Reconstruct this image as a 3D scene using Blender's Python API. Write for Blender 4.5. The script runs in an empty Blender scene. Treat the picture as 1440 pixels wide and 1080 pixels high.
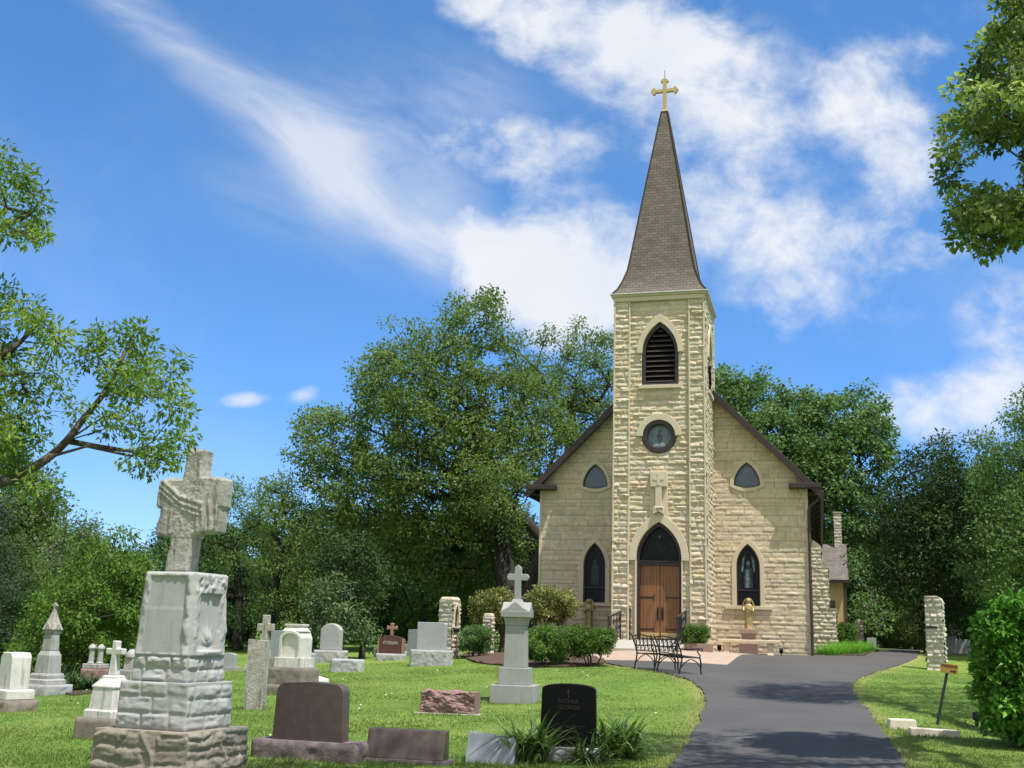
import bpy, bmesh, math, random
import numpy as np
from mathutils import Vector, Matrix, noise as mnoise
R=math.radians; PI=math.pi
random.seed(7); rng=np.random.default_rng(7)
S=bpy.context.scene
COL=S.collection

# ------------------------------------------------------------------ camera maths
F=1560.0; PITCH=0.2207; ROLL=0.0298; EYE=1.6
cp,sp=math.cos(PITCH),math.sin(PITCH)
FW=np.array([0,cp,sp]); UP0=np.array([0,-sp,cp]); RT0=np.array([1.,0,0])
RT=math.cos(ROLL)*RT0+math.sin(ROLL)*UP0; UP=-math.sin(ROLL)*RT0+math.cos(ROLL)*UP0
def ray(px,py): return FW+RT*(px-720)/F-UP*(py-540)/F
def W(px,py,D):
    """world point seen at a photo pixel, D metres ahead (along +Y)"""
    k=ray(px,py); k=k*(D/k[1]); return np.array([k[0],k[1],k[2]+EYE])
YAW=-0.2715; OX,OY,OZ=5.4847,40.3705,1.1
UX=np.array([math.cos(YAW),math.sin(YAW),0]); VX=np.array([-math.sin(YAW),math.cos(YAW),0])
def CH(u,v,w=-.5): return np.array([OX,OY,EYE+w])+u*UX+v*VX      # church frame -> world

# ------------------------------------------------------------------ terrain
def hz(px): return 894.0+.03*(px-720)-4
def cpt(px,py,z):
    k=ray(px,py); t=(z-EYE)/k[2]; return (k[0]*t,k[1]*t,z)
ctrl=[cpt(*c) for c in [(720,1080,0),(240,1100,0),(0,1080,-.05),(1440,1080,.12),(425,1066,.02),(803,1052,.06),(718,990,.2),
 (602,938,.5),(628,925,.62),(460,930,.45),(20,1000,-.1),(150,1036,0),(65,978,-.1),(357,998,.08),(395,978,.15),(320,947,.1),(110,947,-.15),
 (860,933,.78),(740,932,.7),(1322,940,.82),(1205,911,1.33),(1316,1018,.22),(1205,960,.6),(990,985,.32),(1110,1000,.33),(1100,1075,.08),(1400,918,1.3)]]
ctrl+=[(4.2,27.5,.665),(3.34,29.8,.727)]
for u,v,w in [(-1.7,-.1,-.5),(1.7,-.1,-.47),(0,-2.7,-.47),(3,2.6,-.54),(5.1,3,-.51),(9,8,-.4),(9,20,-.3),(-5,4,-.6),(-6,-3,-.85),(4,-4,-.75)]:
    p=CH(u,v,w); ctrl.append(tuple(p))
ctrl+=[(-60,70,-.4),(-30,50,0),(-12,60,.4),(0,75,1.0),(45,80,1.3),(40,40,1.0),(-40,20,-.4),(-14,0,-.05),(14,0,.1),(0,-15,-.1),(25,20,.5),(-30,-10,-.3),(30,-10,.2)]
ctrl=np.array(ctrl)
def _phi(r): return np.where(r>1e-9,r*r*np.log(r+1e-12),0)
def _fit():
    n=len(ctrl); P=ctrl[:,:2]/10
    K=_phi(np.linalg.norm(P[:,None]-P[None],axis=2))+np.eye(n)*.02
    A=np.zeros((n+3,n+3)); A[:n,:n]=K; A[:n,n]=1; A[:n,n+1:]=P; A[n,:n]=1; A[n+1:,:n]=P.T
    b=np.zeros(n+3); b[:n]=ctrl[:,2]; return P,np.linalg.solve(A,b)
_P,_S=_fit()
def Z(x,y):
    x=np.asarray(x,float); y=np.asarray(y,float)
    q=np.stack([x.ravel(),y.ravel()],1)/10; out=np.empty(len(q))
    for i in range(0,len(q),20000):
        k=q[i:i+20000]
        out[i:i+20000]=_phi(np.linalg.norm(k[:,None]-_P[None],axis=2))@_S[:-3]+_S[-3]+k@_S[-2:]
    out=np.clip(out,-1.2,1.45)
    d=np.hypot(q[:,0]*10,(q[:,1]*10-30)); t=np.clip((d-60)/60,0,1); t=t*t*(3-2*t)
    out=out*(1-t)+.6*t
    return out.reshape(x.shape)
def z1(x,y): return float(Z(np.array([x]),np.array([y]))[0])
def G(px,py,lift=0):
    k=ray(px,py); k=k/k[1]
    ts=np.arange(3,160,.25); zz=Z(k[0]*ts,ts); d=EYE+k[2]*ts-zz
    i=np.argmax(d<0) if (d<0).any() else len(ts)-1
    a,b=ts[max(i-1,0)],ts[i]
    for _ in range(25):
        m=(a+b)/2
        if EYE+k[2]*m-z1(k[0]*m,m)<0: b=m
        else: a=m
    return np.array([k[0]*b,b,z1(k[0]*b,b)+lift])

# ------------------------------------------------------------------ materials
def new_mat(name):
    m=bpy.data.materials.new(name); m.use_nodes=True; nt=m.node_tree
    return m,nt,nt.nodes['Principled BSDF']
def N(nt,t,**kw):
    n=nt.nodes.new(t)
    for k,v in kw.items():
        if k.startswith('i_'): n.inputs[k[2:].replace('_',' ')].default_value=v
        else: setattr(n,k,v)
    return n
def L(nt,a,b): nt.links.new(a,b)
def c4(c): return (*c,1)
def ramp(nt,fac,stops):
    r=N(nt,'ShaderNodeValToRGB'); e=r.color_ramp.elements
    e[0].position,e[0].color=stops[0][0],c4(stops[0][1]); e[1].position,e[1].color=stops[-1][0],c4(stops[-1][1])
    for p,c in stops[1:-1]:
        x=e.new(p); x.color=c4(c)
    L(nt,fac,r.inputs[0]); return r.outputs[0]
def noise_node(nt,scale,detail=6,rough=.6,vec=None,dist=0,dims=None):
    n=N(nt,'ShaderNodeTexNoise'); n.inputs['Scale'].default_value=scale; n.inputs['Detail'].default_value=detail
    n.inputs['Roughness'].default_value=rough; n.inputs['Distortion'].default_value=dist
    if vec is not None: L(nt,vec,n.inputs['Vector'])
    return n.outputs['Fac']
def objco(nt,scale=(1,1,1)):
    t=N(nt,'ShaderNodeTexCoord'); m=N(nt,'ShaderNodeMapping'); m.inputs['Scale'].default_value=scale
    L(nt,t.outputs['Object'],m.inputs[0]); return m.outputs[0]
def mixc(nt,fac,a,b,mode='MIX'):
    m=N(nt,'ShaderNodeMix',data_type='RGBA',blend_type=mode)
    for s,v in ((0,fac),(6,a),(7,b)):
        if hasattr(v,'is_linked') or hasattr(v,'links'): L(nt,v,m.inputs[s])
        else: m.inputs[s].default_value=v if s==0 else c4(v)
    return m.outputs[2]
def maprange(nt,v,a,b,c=0,d=1,smooth=True):
    m=N(nt,'ShaderNodeMapRange'); m.interpolation_type='SMOOTHSTEP' if smooth else 'LINEAR'
    L(nt,v,m.inputs[0])
    for i,x in zip((1,2,3,4),(a,b,c,d)): m.inputs[i].default_value=x
    return m.outputs[0]
def bump(nt,bs,h,strength=.4,dist=.02):
    b=N(nt,'ShaderNodeBump'); b.inputs['Strength'].default_value=strength; b.inputs['Distance'].default_value=dist
    L(nt,h,b.inputs['Height']); L(nt,b.outputs[0],bs.inputs['Normal'])
def plain(name,col,rough=.6,metal=0,var=.12,scale=8,bmp=0,spec=.5):
    m,nt,bs=new_mat(name); v=objco(nt)
    n=noise_node(nt,scale,5,.6,v)
    a=tuple(max(0,x*(1-var)) for x in col); b=tuple(min(1,x*(1+var)) for x in col)
    L(nt,ramp(nt,n,[(.3,a),(.7,b)]),bs.inputs['Base Color'])
    bs.inputs['Roughness'].default_value=rough; bs.inputs['Metallic'].default_value=metal
    bs.inputs['Specular IOR Level'].default_value=spec
    if bmp: bump(nt,bs,noise_node(nt,scale*6,6,.65,v),bmp,.01)
    return m
def stone(name,light,dark,stain=None,rough=.8,scale=6,speck=.15,bmp=.35,streak=.6):
    """weathered or granite stone: blotches, grain, and vertical weather streaks of a darker tone"""
    m,nt,bs=new_mat(name); v=objco(nt)
    base=ramp(nt,noise_node(nt,scale,8,.65,v),[(.3,dark),(.68,light)])
    grain=noise_node(nt,160,2,.7,v)
    g=ramp(nt,grain,[(.35,(1-speck,)*3),(.65,(1+speck*.5,)*3)])
    col=mixc(nt,1.0,base,g,'MULTIPLY')
    if stain:
        sv=objco(nt,(9,9,.9)); f=maprange(nt,noise_node(nt,1.6,7,.65,sv,.4),.5,.72)
        mm=N(nt,'ShaderNodeMath',operation='MULTIPLY'); L(nt,f,mm.inputs[0]); mm.inputs[1].default_value=streak
        col=mixc(nt,mm.outputs[0],col,stain)
    L(nt,col,bs.inputs['Base Color']); bs.inputs['Roughness'].default_value=rough
    if bmp: bump(nt,bs,noise_node(nt,28,8,.7,v),bmp,.02)
    return m
def limestone(name,cols,mortar,bmp=.5):
    """courses: per-stone tone and joint mask come from the wall mesh"""
    m,nt,bs=new_mat(name); v=objco(nt)
    t=N(nt,'ShaderNodeAttribute',attribute_name='tone').outputs['Fac']
    j=N(nt,'ShaderNodeAttribute',attribute_name='joint').outputs['Fac']
    base=ramp(nt,t,[(i/(len(cols)-1),c) for i,c in enumerate(cols)])
    n=noise_node(nt,5,8,.7,v)
    col=mixc(nt,.55,base,ramp(nt,n,[(.3,(.62,.60,.56)),(.7,(1.25,1.2,1.12))]),'MULTIPLY')
    sv=objco(nt,(3,3,.5)); stn=maprange(nt,noise_node(nt,1.3,6,.6,sv),.52,.75,0,.35)
    col=mixc(nt,stn,col,(.30,.27,.21))
    col=mixc(nt,j,col,mortar)
    L(nt,col,bs.inputs['Base Color']); bs.inputs['Roughness'].default_value=.9; bs.inputs['Specular IOR Level'].default_value=.2
    bump(nt,bs,noise_node(nt,22,8,.7,v),bmp,.02)
    return m
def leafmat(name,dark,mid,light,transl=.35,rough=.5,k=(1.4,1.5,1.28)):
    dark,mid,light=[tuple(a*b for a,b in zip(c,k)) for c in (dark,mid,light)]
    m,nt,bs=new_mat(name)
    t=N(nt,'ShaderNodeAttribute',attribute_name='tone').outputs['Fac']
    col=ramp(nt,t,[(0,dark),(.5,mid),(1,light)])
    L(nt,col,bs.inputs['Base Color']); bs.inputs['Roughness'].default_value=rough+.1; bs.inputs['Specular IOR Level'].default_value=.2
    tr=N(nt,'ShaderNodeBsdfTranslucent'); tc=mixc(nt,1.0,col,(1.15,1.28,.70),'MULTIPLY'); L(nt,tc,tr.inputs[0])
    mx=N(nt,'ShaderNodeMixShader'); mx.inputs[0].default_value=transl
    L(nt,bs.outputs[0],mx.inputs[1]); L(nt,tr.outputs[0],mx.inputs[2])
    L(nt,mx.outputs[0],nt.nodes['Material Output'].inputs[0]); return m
def shingle(name,c1,c2,cm,sx=.3,sy=.14):
    m,nt,bs=new_mat(name)
    uv=N(nt,'ShaderNodeUVMap').outputs[0]
    b=N(nt,'ShaderNodeTexBrick'); L(nt,uv,b.inputs['Vector'])
    b.inputs['Color1'].default_value=c4(c1); b.inputs['Color2'].default_value=c4(c2); b.inputs['Mortar'].default_value=c4(cm)
    b.inputs['Scale'].default_value=1; b.inputs['Brick Width'].default_value=sx; b.inputs['Row Height'].default_value=sy
    b.inputs['Mortar Size'].default_value=.012; b.inputs['Mortar Smooth'].default_value=.3
    n=noise_node(nt,3,6,.6,uv); col=mixc(nt,.5,b.outputs[0],ramp(nt,n,[(.3,(.75,.74,.72)),(.7,(1.2,1.18,1.15))]),'MULTIPLY')
    n2=noise_node(nt,60,3,.7,uv); col=mixc(nt,.5,col,ramp(nt,n2,[(.3,(.7,.7,.7)),(.7,(1.25,1.25,1.25))]),'MULTIPLY')
    L(nt,col,bs.inputs['Base Color']); bs.inputs['Roughness'].default_value=.9; bs.inputs['Specular IOR Level'].default_value=.2
    bump(nt,bs,b.outputs['Fac'],-.6,.015); return m

MT={}
MT['tower']=limestone('tower_limestone',[(.47,.40,.28),(.57,.495,.36),(.62,.555,.43),(.56,.45,.33),(.60,.545,.44),(.51,.47,.385),(.58,.50,.345),(.49,.415,.28)],(.43,.37,.275))
MT['wall']=limestone('wall_limestone',[(.47,.405,.29),(.585,.515,.385),(.64,.57,.44),(.565,.46,.335),(.61,.54,.41),(.52,.47,.37),(.60,.515,.36)],(.37,.315,.235),.5)
MT['rubble']=limestone('rubble_limestone',[(.36,.33,.28),(.52,.48,.40),(.62,.58,.50),(.42,.38,.31),(.56,.53,.47)],(.40,.37,.32))
MT['trim']=stone('dressed_limestone',(.58,.51,.375),(.52,.455,.325),(.40,.345,.26),.85,4,.06,.15,.25)
MT['brown']=plain('brown_painted_wood',(.028,.018,.015),.5,0,.25,5)
MT['brown2']=plain('brown_soffit',(.05,.036,.028),.7,0,.25,5)
MT['frame']=plain('dark_frame',(.030,.018,.020),.4,0,.2,5)
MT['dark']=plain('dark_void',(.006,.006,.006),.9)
MT['glass']=plain('dark_leaded_glass',(.010,.014,.017),.3,0,.6,9,spec=.15)
MT['paleglass']=plain('pale_protective_glass',(.085,.12,.165),.12,0,.2,3)
MT['figure']=plain('stained_figure',(.030,.045,.055),.4,0,.6,14,spec=.2)
MT['figure2']=plain('stained_figure_pale',(.12,.17,.20),.35,0,.5,14,spec=.2)
MT['rosefig']=plain('rose_glass_figure',(.085,.10,.115),.4,0,.4,10,spec=.2)
MT['roseglass']=plain('rose_glass',(.165,.205,.245),.35,0,.3,7,spec=.2)
MT['rosewhite']=plain('rose_white_glass',(.52,.56,.58),.4,0,.2,10,spec=.2)
MT['lead']=plain('lead_tracery',(.022,.030,.030),.5,0,.2,9,spec=.2)
MT['gold']=plain('gilded_metal',(.36,.275,.125),.42,.4,.25,12,spec=.5)
MT['goldpaint']=plain('gold_paint',(.47,.345,.15),.5,.15,.12,9)
MT['iron']=plain('black_iron',(.012,.012,.014),.42,.3,.2,20)
MT['ironbrown']=plain('rusty_brown_iron',(.045,.028,.022),.55,.3,.25,20)
MT['spire']=shingle('spire_shingles',(.172,.150,.128),(.122,.106,.090),(.072,.063,.054),.26,.125)
MT['roof']=shingle('roof_shingles',(.10,.075,.06),(.14,.11,.09),(.05,.04,.035))
MT['wroof']=shingle('grey_shingles',(.13,.115,.105),(.20,.18,.165),(.08,.07,.065))
MT['metalflash']=plain('flashing',(.6,.6,.58),.4,.3)
MT['stucco']=plain('tan_stucco',(.46,.35,.19),.9,0,.1,3,.2)
# wood of the doors
def wood():
    m,nt,bs=new_mat('oak_door'); v=objco(nt,(1,1,.06)); n=noise_node(nt,28,6,.6,v,.6)
    col=ramp(nt,n,[(.25,(.11,.046,.018)),(.5,(.20,.086,.033)),(.75,(.28,.125,.05))])
    L(nt,col,bs.inputs['Base Color']); bs.inputs['Roughness'].default_value=.42; bump(nt,bs,n,.2,.01); return m
MT['wood']=wood()
MT['marble']=stone('weathered_marble',(.42,.42,.40),(.28,.28,.265),(.13,.125,.11),.75,6,.07,.5,.75)
MT['monument']=stone('grey_marble',(.40,.40,.385),(.325,.33,.32),(.19,.19,.18),.75,4,.04,.14,.4)
MT['crossstone']=stone('lichen_marble',(.50,.485,.43),(.25,.24,.21),(.085,.08,.07),.85,13,.18,1.0,.95)
MT['plinth']=stone('brown_sandstone',(.30,.27,.215),(.20,.178,.14),(.09,.085,.07),.9,5,.12,.6,.5)
MT['whitemarble']=stone('white_marble',(.68,.665,.62),(.50,.485,.44),(.24,.23,.20),.7,6,.06,.4,.75)
MT['oldstone']=stone('old_brown_base',(.27,.23,.19),(.17,.145,.12),(.09,.08,.07),.9,6,.15,.5,.5)
MT['greygranite']=stone('grey_granite',(.40,.42,.43),(.33,.345,.36),None,.5,4,.35,.1)
MT['roughgranite']=stone('rock_faced_granite',(.48,.47,.47),(.33,.33,.34),None,.85,8,.4,.6)
MT['bluegranite']=stone('polished_blue_grey_granite',(.30,.33,.36),(.26,.285,.31),None,.25,4,.25,.05)
MT['palegranite']=stone('pale_granite',(.33,.335,.32),(.27,.275,.265),(.20,.20,.185),.75,3,.22,.15,.45)
MT['mahogany']=stone('polished_mahogany_granite',(.118,.088,.078),(.078,.058,.052),None,.3,8,.45,.04)
MT['mahoganyrough']=stone('rock_faced_mahogany',(.21,.165,.16),(.105,.08,.077),None,.85,9,.4,.7)
MT['red']=stone('red_rock_faced_granite',(.32,.20,.18),(.20,.12,.108),None,.85,10,.35,.8)
MT['redgranite']=stone('polished_red_granite',(.12,.048,.036),(.08,.032,.025),None,.35,8,.35,.05)
MT['redtrim']=stone('red_granite_trim',(.36,.20,.15),(.27,.14,.10),None,.6,8,.25,.2)
MT['blackgranite']=plain('polished_black_granite',(.004,.004,.005),.3,0,.3,60,spec=.12)
MT['blackside']=stone('rock_faced_black_granite',(.05,.05,.055),(.02,.02,.022),None,.7,10,.4,.7)
MT['etch']=plain('etched_grey',(.015,.015,.0145),.8)
MT['letter']=plain('pale_letters',(.36,.315,.27),.7)
MT['concrete']=stone('concrete',(.43,.40,.35),(.34,.315,.275),(.28,.26,.23),.9,5,.12,.2,.3)
MT['curb']=stone('pale_curb_concrete',(.66,.60,.49),(.54,.48,.38),(.40,.36,.29),.9,5,.1,.2,.3)
MT['pinkgranite']=stone('pink_granite',(.33,.22,.18),(.25,.165,.135),None,.6,7,.25,.2)
MT['bench']=stone('tan_cast_stone',(.66,.57,.41),(.56,.47,.33),(.40,.34,.25),.85,5,.1,.2,.3)
MT['orange']=plain('faded_orange_board',(.34,.19,.035),.6,0,.2,14)
MT['signpaint']=plain('dark_sign_paint',(.03,.018,.008),.7)
MT['post']=plain('dark_green_post',(.018,.024,.022),.6)
MT['plaque']=plain('bronze_plaque',(.02,.022,.028),.4,.4)
MT['bark']=stone('grey_brown_bark',(.13,.105,.08),(.055,.045,.036),None,.95,7,.3,1.0)
MT['darkbark']=stone('dark_bark',(.05,.042,.034),(.022,.019,.016),None,.95,8,.3,1.0)
MT['bronzestatue']=stone('weathered_statue',(.44,.37,.25),(.32,.26,.17),(.2,.16,.1),.6,8,.1,.3,.4)
MT['elm']=leafmat('elm_leaves',(.050,.078,.026),(.094,.136,.045),(.165,.208,.078),.40)
MT['cotton']=leafmat('cottonwood_leaves',(.042,.078,.032),(.076,.128,.050),(.145,.200,.090),.36,.4)
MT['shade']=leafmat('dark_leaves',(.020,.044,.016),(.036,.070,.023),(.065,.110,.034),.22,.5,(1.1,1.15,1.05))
MT['mul']=leafmat('mulberry_leaves',(.046,.092,.018),(.085,.150,.028),(.155,.235,.048),.35,.5,(1.15,1.22,1.05))
MT['oak']=leafmat('oak_leaves',(.055,.095,.020),(.11,.165,.036),(.22,.275,.075),.4,.35)
MT['oak2']=leafmat('glossy_oak_leaves',(.05,.072,.025),(.14,.175,.065),(.30,.33,.155),.4,.28)
MT['spruce']=leafmat('spruce_needles',(.012,.024,.014),(.022,.040,.020),(.045,.068,.034),.1)
MT['sage']=leafmat('grey_green_leaves',(.045,.072,.038),(.075,.112,.055),(.125,.170,.09),.25)
MT['box']=leafmat('clipped_shrub_leaves',(.032,.065,.014),(.068,.120,.027),(.14,.200,.055),.3,.4)
MT['euon']=leafmat('variegated_shrub_leaves',(.055,.062,.022),(.13,.13,.045),(.34,.33,.17),.25,.35)
MT['lilac']=leafmat('lilac_leaves',(.04,.095,.016),(.085,.185,.026),(.16,.30,.055),.35,.35)
MT['lily']=leafmat('daylily_leaves',(.035,.065,.022),(.085,.135,.045),(.19,.245,.10),.25,.4)
MT['ograss']=leafmat('ornamental_grass',(.06,.14,.018),(.10,.23,.03),(.17,.33,.05),.35,.5)
MT['blade']=leafmat('grass_blades',(.092,.152,.033),(.155,.232,.056),(.29,.338,.125),.3,.6,(1,1,1))

# ------------------------------------------------------------------ mesh helpers
def link(o,parent=None):
    COL.objects.link(o)
    if parent is not None: o.parent=parent
    return o
def root(name,label,cat,loc=(0,0,0),rz=0,group=None):
    o=bpy.data.objects.new(name,None); COL.objects.link(o); o.location=tuple(loc); o.rotation_euler=(0,0,rz)
    o.empty_display_size=.2; o['label']=label; o['category']=cat
    if group: o['group']=group
    return o
def tag(o,label,cat,group=None):
    o['label']=label; o['category']=cat
    if group: o['group']=group
    return o
def structure(o): o['kind']='structure'; return o
class M:
    def __init__(s): s.v=[]; s.f=[]; s.uv=None
    def add(s,v,f):
        b=len(s.v); s.v+= [tuple(map(float,x)) for x in v]; s.f+=[tuple(i+b for i in q) for q in f]; return s
    def box(s,x0,x1,y0,y1,z0,z1,taper=0):
        cx,cy=(x0+x1)/2,(y0+y1)/2; k=1-taper
        t=lambda x,c:c+(x-c)*k
        s.add([(x0,y0,z0),(x1,y0,z0),(x1,y1,z0),(x0,y1,z0),(t(x0,cx),t(y0,cy),z1),(t(x1,cx),t(y0,cy),z1),(t(x1,cx),t(y1,cy),z1),(t(x0,cx),t(y1,cy),z1)],
              [(3,2,1,0),(4,5,6,7),(0,1,5,4),(1,2,6,5),(2,3,7,6),(3,0,4,7)]); return s
    def obox(s,c,ax,hx,hy,hz):
        """box with local axes ax=(3 vectors)"""
        a,b,d=[np.array(q,float) for q in ax]; c=np.array(c,float); v=[]
        for z in (-hz,hz):
            for x,y in ((-hx,-hy),(hx,-hy),(hx,hy),(-hx,hy)): v.append(c+a*x+b*y+d*z)
        s.add(v,[(3,2,1,0),(4,5,6,7),(0,1,5,4),(1,2,6,5),(2,3,7,6),(3,0,4,7)]); return s
    def prism(s,pts,y0,y1):
        """polygon in x,z extruded along y"""
        n=len(pts); v=[(x,y0,z) for x,z in pts]+[(x,y1,z) for x,z in pts]
        f=[tuple(range(n)),tuple(range(2*n-1,n-1,-1))]+[(i+n,(i+1)%n+n,(i+1)%n,i) for i in range(n)]
        s.add(v,f); return s
    def prismx(s,pts,x0,x1):
        """polygon in y,z extruded along x"""
        n=len(pts); v=[(x0,y,z) for y,z in pts]+[(x1,y,z) for y,z in pts]
        f=[tuple(range(n-1,-1,-1)),tuple(range(n,2*n))]+[(i,(i+1)%n,(i+1)%n+n,i+n) for i in range(n)]
        s.add(v,f); return s
    def ring(s,out,inn,y0,y1,closed=True):
        n=len(out); v=[(x,y0,z) for x,z in out]+[(x,y0,z) for x,z in inn]+[(x,y1,z) for x,z in out]+[(x,y1,z) for x,z in inn]
        f=[]; m=n if closed else n-1
        for i in range(m):
            j=(i+1)%n
            f+=[(i,j,n+j,n+i),(2*n+j,2*n+i,3*n+i,3*n+j),(j,i,2*n+i,2*n+j),(n+i,n+j,3*n+j,3*n+i)]
        if not closed: f+=[(0,n,3*n,2*n),(n-1,2*n+n-1,3*n+n-1,n+n-1)]
        s.add(v,f); return s
    def tube(s,pts,r,n=8,cap=True):
        pts=[np.array(p,float) for p in pts]; k=len(pts)
        rs=[r]*k if np.isscalar(r) else list(r)
        b=len(s.v); up=None
        for i,p in enumerate(pts):
            d=pts[min(i+1,k-1)]-pts[max(i-1,0)]; d=d/(np.linalg.norm(d)+1e-9)
            if up is None:
                a=np.array([0,0,1.]) if abs(d[2])<.9 else np.array([1.,0,0]); up=np.cross(np.cross(d,a),d)
            up=up-d*(up@d); up=up/(np.linalg.norm(up)+1e-9); sd=np.cross(d,up)
            for j in range(n):
                t=2*PI*j/n; s.v.append(tuple(p+rs[i]*(math.cos(t)*up+math.sin(t)*sd)))
        for i in range(k-1):
            for j in range(n):
                a=b+i*n+j; c=b+i*n+(j+1)%n; s.f.append((a,c,c+n,a+n))
        if cap: s.f.append(tuple(b+j for j in range(n-1,-1,-1))); s.f.append(tuple(b+(k-1)*n+j for j in range(n)))
        return s
    def lathe(s,prof,n=20,c=(0,0),sx=1,sy=1):
        b=len(s.v); k=len(prof)
        for r,z in prof:
            for j in range(n):
                t=2*PI*j/n; s.v.append((c[0]+sx*r*math.cos(t),c[1]+sy*r*math.sin(t),z))
        for i in range(k-1):
            for j in range(n):
                a=b+i*n+j; d=b+i*n+(j+1)%n; s.f.append((a,d,d+n,a+n))
        s.f.append(tuple(b+j for j in range(n-1,-1,-1))); s.f.append(tuple(b+(k-1)*n+j for j in range(n))); return s
    def frust(s,levels):
        """stack of rectangles (hx,hy,z)"""
        b=len(s.v)
        for hx,hy,z in levels: s.v+=[(-hx,-hy,z),(hx,-hy,z),(hx,hy,z),(-hx,hy,z)]
        for i in range(len(levels)-1):
            for j in range(4):
                a=b+i*4+j; c=b+i*4+(j+1)%4; s.f.append((a,c,c+4,a+4))
        s.f.append((b+3,b+2,b+1,b)); k=b+4*(len(levels)-1); s.f.append((k,k+1,k+2,k+3)); return s
    def build(s,name,mat,parent=None,bevel=0,smooth=False,uv=None):
        me=bpy.data.meshes.new(name); me.from_pydata(s.v,[],s.f); me.update()
        if isinstance(mat,str): mat=MT[mat]
        me.materials.append(mat)
        if smooth: me.polygons.foreach_set('use_smooth',[True]*len(me.polygons))
        o=bpy.data.objects.new(name,me); link(o,parent)
        if bevel:
            b=o.modifiers.new('bevel','BEVEL'); b.width=bevel; b.segments=2; b.limit_method='ANGLE'; b.angle_limit=R(35)
        if uv: uv(me)
        return o
def npmesh(name,verts,quads,mat,parent=None,attrs=None,smooth=False,tri=False):
    verts=np.ascontiguousarray(verts,np.float32); quads=np.ascontiguousarray(quads,np.int32)
    k=quads.shape[1]
    me=bpy.data.meshes.new(name); me.vertices.add(len(verts)); me.vertices.foreach_set('co',verts.ravel())
    me.loops.add(quads.size); me.loops.foreach_set('vertex_index',quads.ravel())
    me.polygons.add(len(quads)); me.polygons.foreach_set('loop_start',np.arange(0,quads.size,k,dtype=np.int32))
    me.polygons.foreach_set('use_smooth',np.full(len(quads),smooth))
    me.update(calc_edges=True)
    for an,av in (attrs or {}).items():
        a=me.attributes.new(an,'FLOAT','POINT'); a.data.foreach_set('value',np.ascontiguousarray(av,np.float32))
    me.materials.append(MT[mat] if isinstance(mat,str) else mat)
    o=bpy.data.objects.new(name,me); link(o,parent); return o
# numpy value noise
def _h(ix,iy,seed):
    n=(ix.astype(np.int64)*374761393+iy.astype(np.int64)*668265263+seed*1274126177)&0x7fffffff
    n=((n^(n>>13))*1274126177)&0x7fffffff; n=n^(n>>16)
    return (n&0xffff)/65535.
def vnoise(x,y,seed=0):
    ix=np.floor(x); iy=np.floor(y); fx=x-ix; fy=y-iy; fx=fx*fx*(3-2*fx); fy=fy*fy*(3-2*fy)
    a=_h(ix,iy,seed); b=_h(ix+1,iy,seed); c=_h(ix,iy+1,seed); d=_h(ix+1,iy+1,seed)
    return a+(b-a)*fx+(c-a)*fy+(a-b-c+d)*fx*fy
def fbm(x,y,seed=0,o=4,g=.5):
    t=0;a=1;s=0
    for i in range(o): t=t+a*vnoise(x*2**i,y*2**i,seed+i*7); s+=a; a*=g
    return t/s
def stonefield(X,Zc,seed,course=(.2,.3),length=(.3,.8),amp=.03,mortar=.012,edge=.05,tilt=1.,z0=None):
    """rock-faced ashlar: returns height, tone, joint"""
    r=np.random.default_rng(seed); sh=X.shape; x=X.ravel(); z=Zc.ravel()
    lo=z.min()-.05 if z0 is None else z0; zb=[lo]
    while zb[-1]<z.max()+.1: zb.append(zb[-1]+r.uniform(*course))
    zb=np.array(zb); ci=np.clip(np.searchsorted(zb,z,side='right')-1,0,len(zb)-2)
    h=np.zeros_like(x); tone=np.zeros_like(x); joint=np.zeros_like(x)
    nz=fbm(x*4.5,z*13,seed,4,.6); nz2=fbm(x*2.2+9,z*4.5,seed+5,3); nz3=fbm(x*14,z*24,seed+9,3)
    for c in np.unique(ci):
        m=ci==c; xx=x[m]; b=[x.min()-r.uniform(0,.5)]
        while b[-1]<x.max()+.05: b.append(b[-1]+r.uniform(*length))
        b=np.array(b); si=np.clip(np.searchsorted(b,xx,side='right')-1,0,len(b)-2)
        n=len(b); A=r.uniform(.45,1.25,n); T=r.uniform(0,1,n); tx=r.normal(0,.35*tilt,n); tz=r.normal(-.1,.45*tilt,n)
        xl=b[si]; xr=b[si+1]; zl=zb[c]; zr=zb[c+1]; zz=z[m]
        d=np.minimum(np.minimum(xx-xl,xr-xx),np.minimum(zz-zl,zr-zz))
        e=np.clip((d-mortar)/edge,0,1); e=1-(1-e)**2
        cx=(xx-(xl+xr)/2)/(xr-xl)*2; cz=(zz-(zl+zr)/2)/(zr-zl)*2
        hh=amp*A[si]*(.75+tx[si]*cx*.6+tz[si]*cz*.8+(nz[m]-.5)*1.5+(nz2[m]-.5)*.8+(nz3[m]-.5)*.7)
        h[m]=np.maximum(hh*e,-.004); tone[m]=T[si]; joint[m]=np.clip(1-(d-mortar*.9)/(mortar*1.2),0,1)
    return h.reshape(sh),tone.reshape(sh),joint.reshape(sh)
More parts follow.
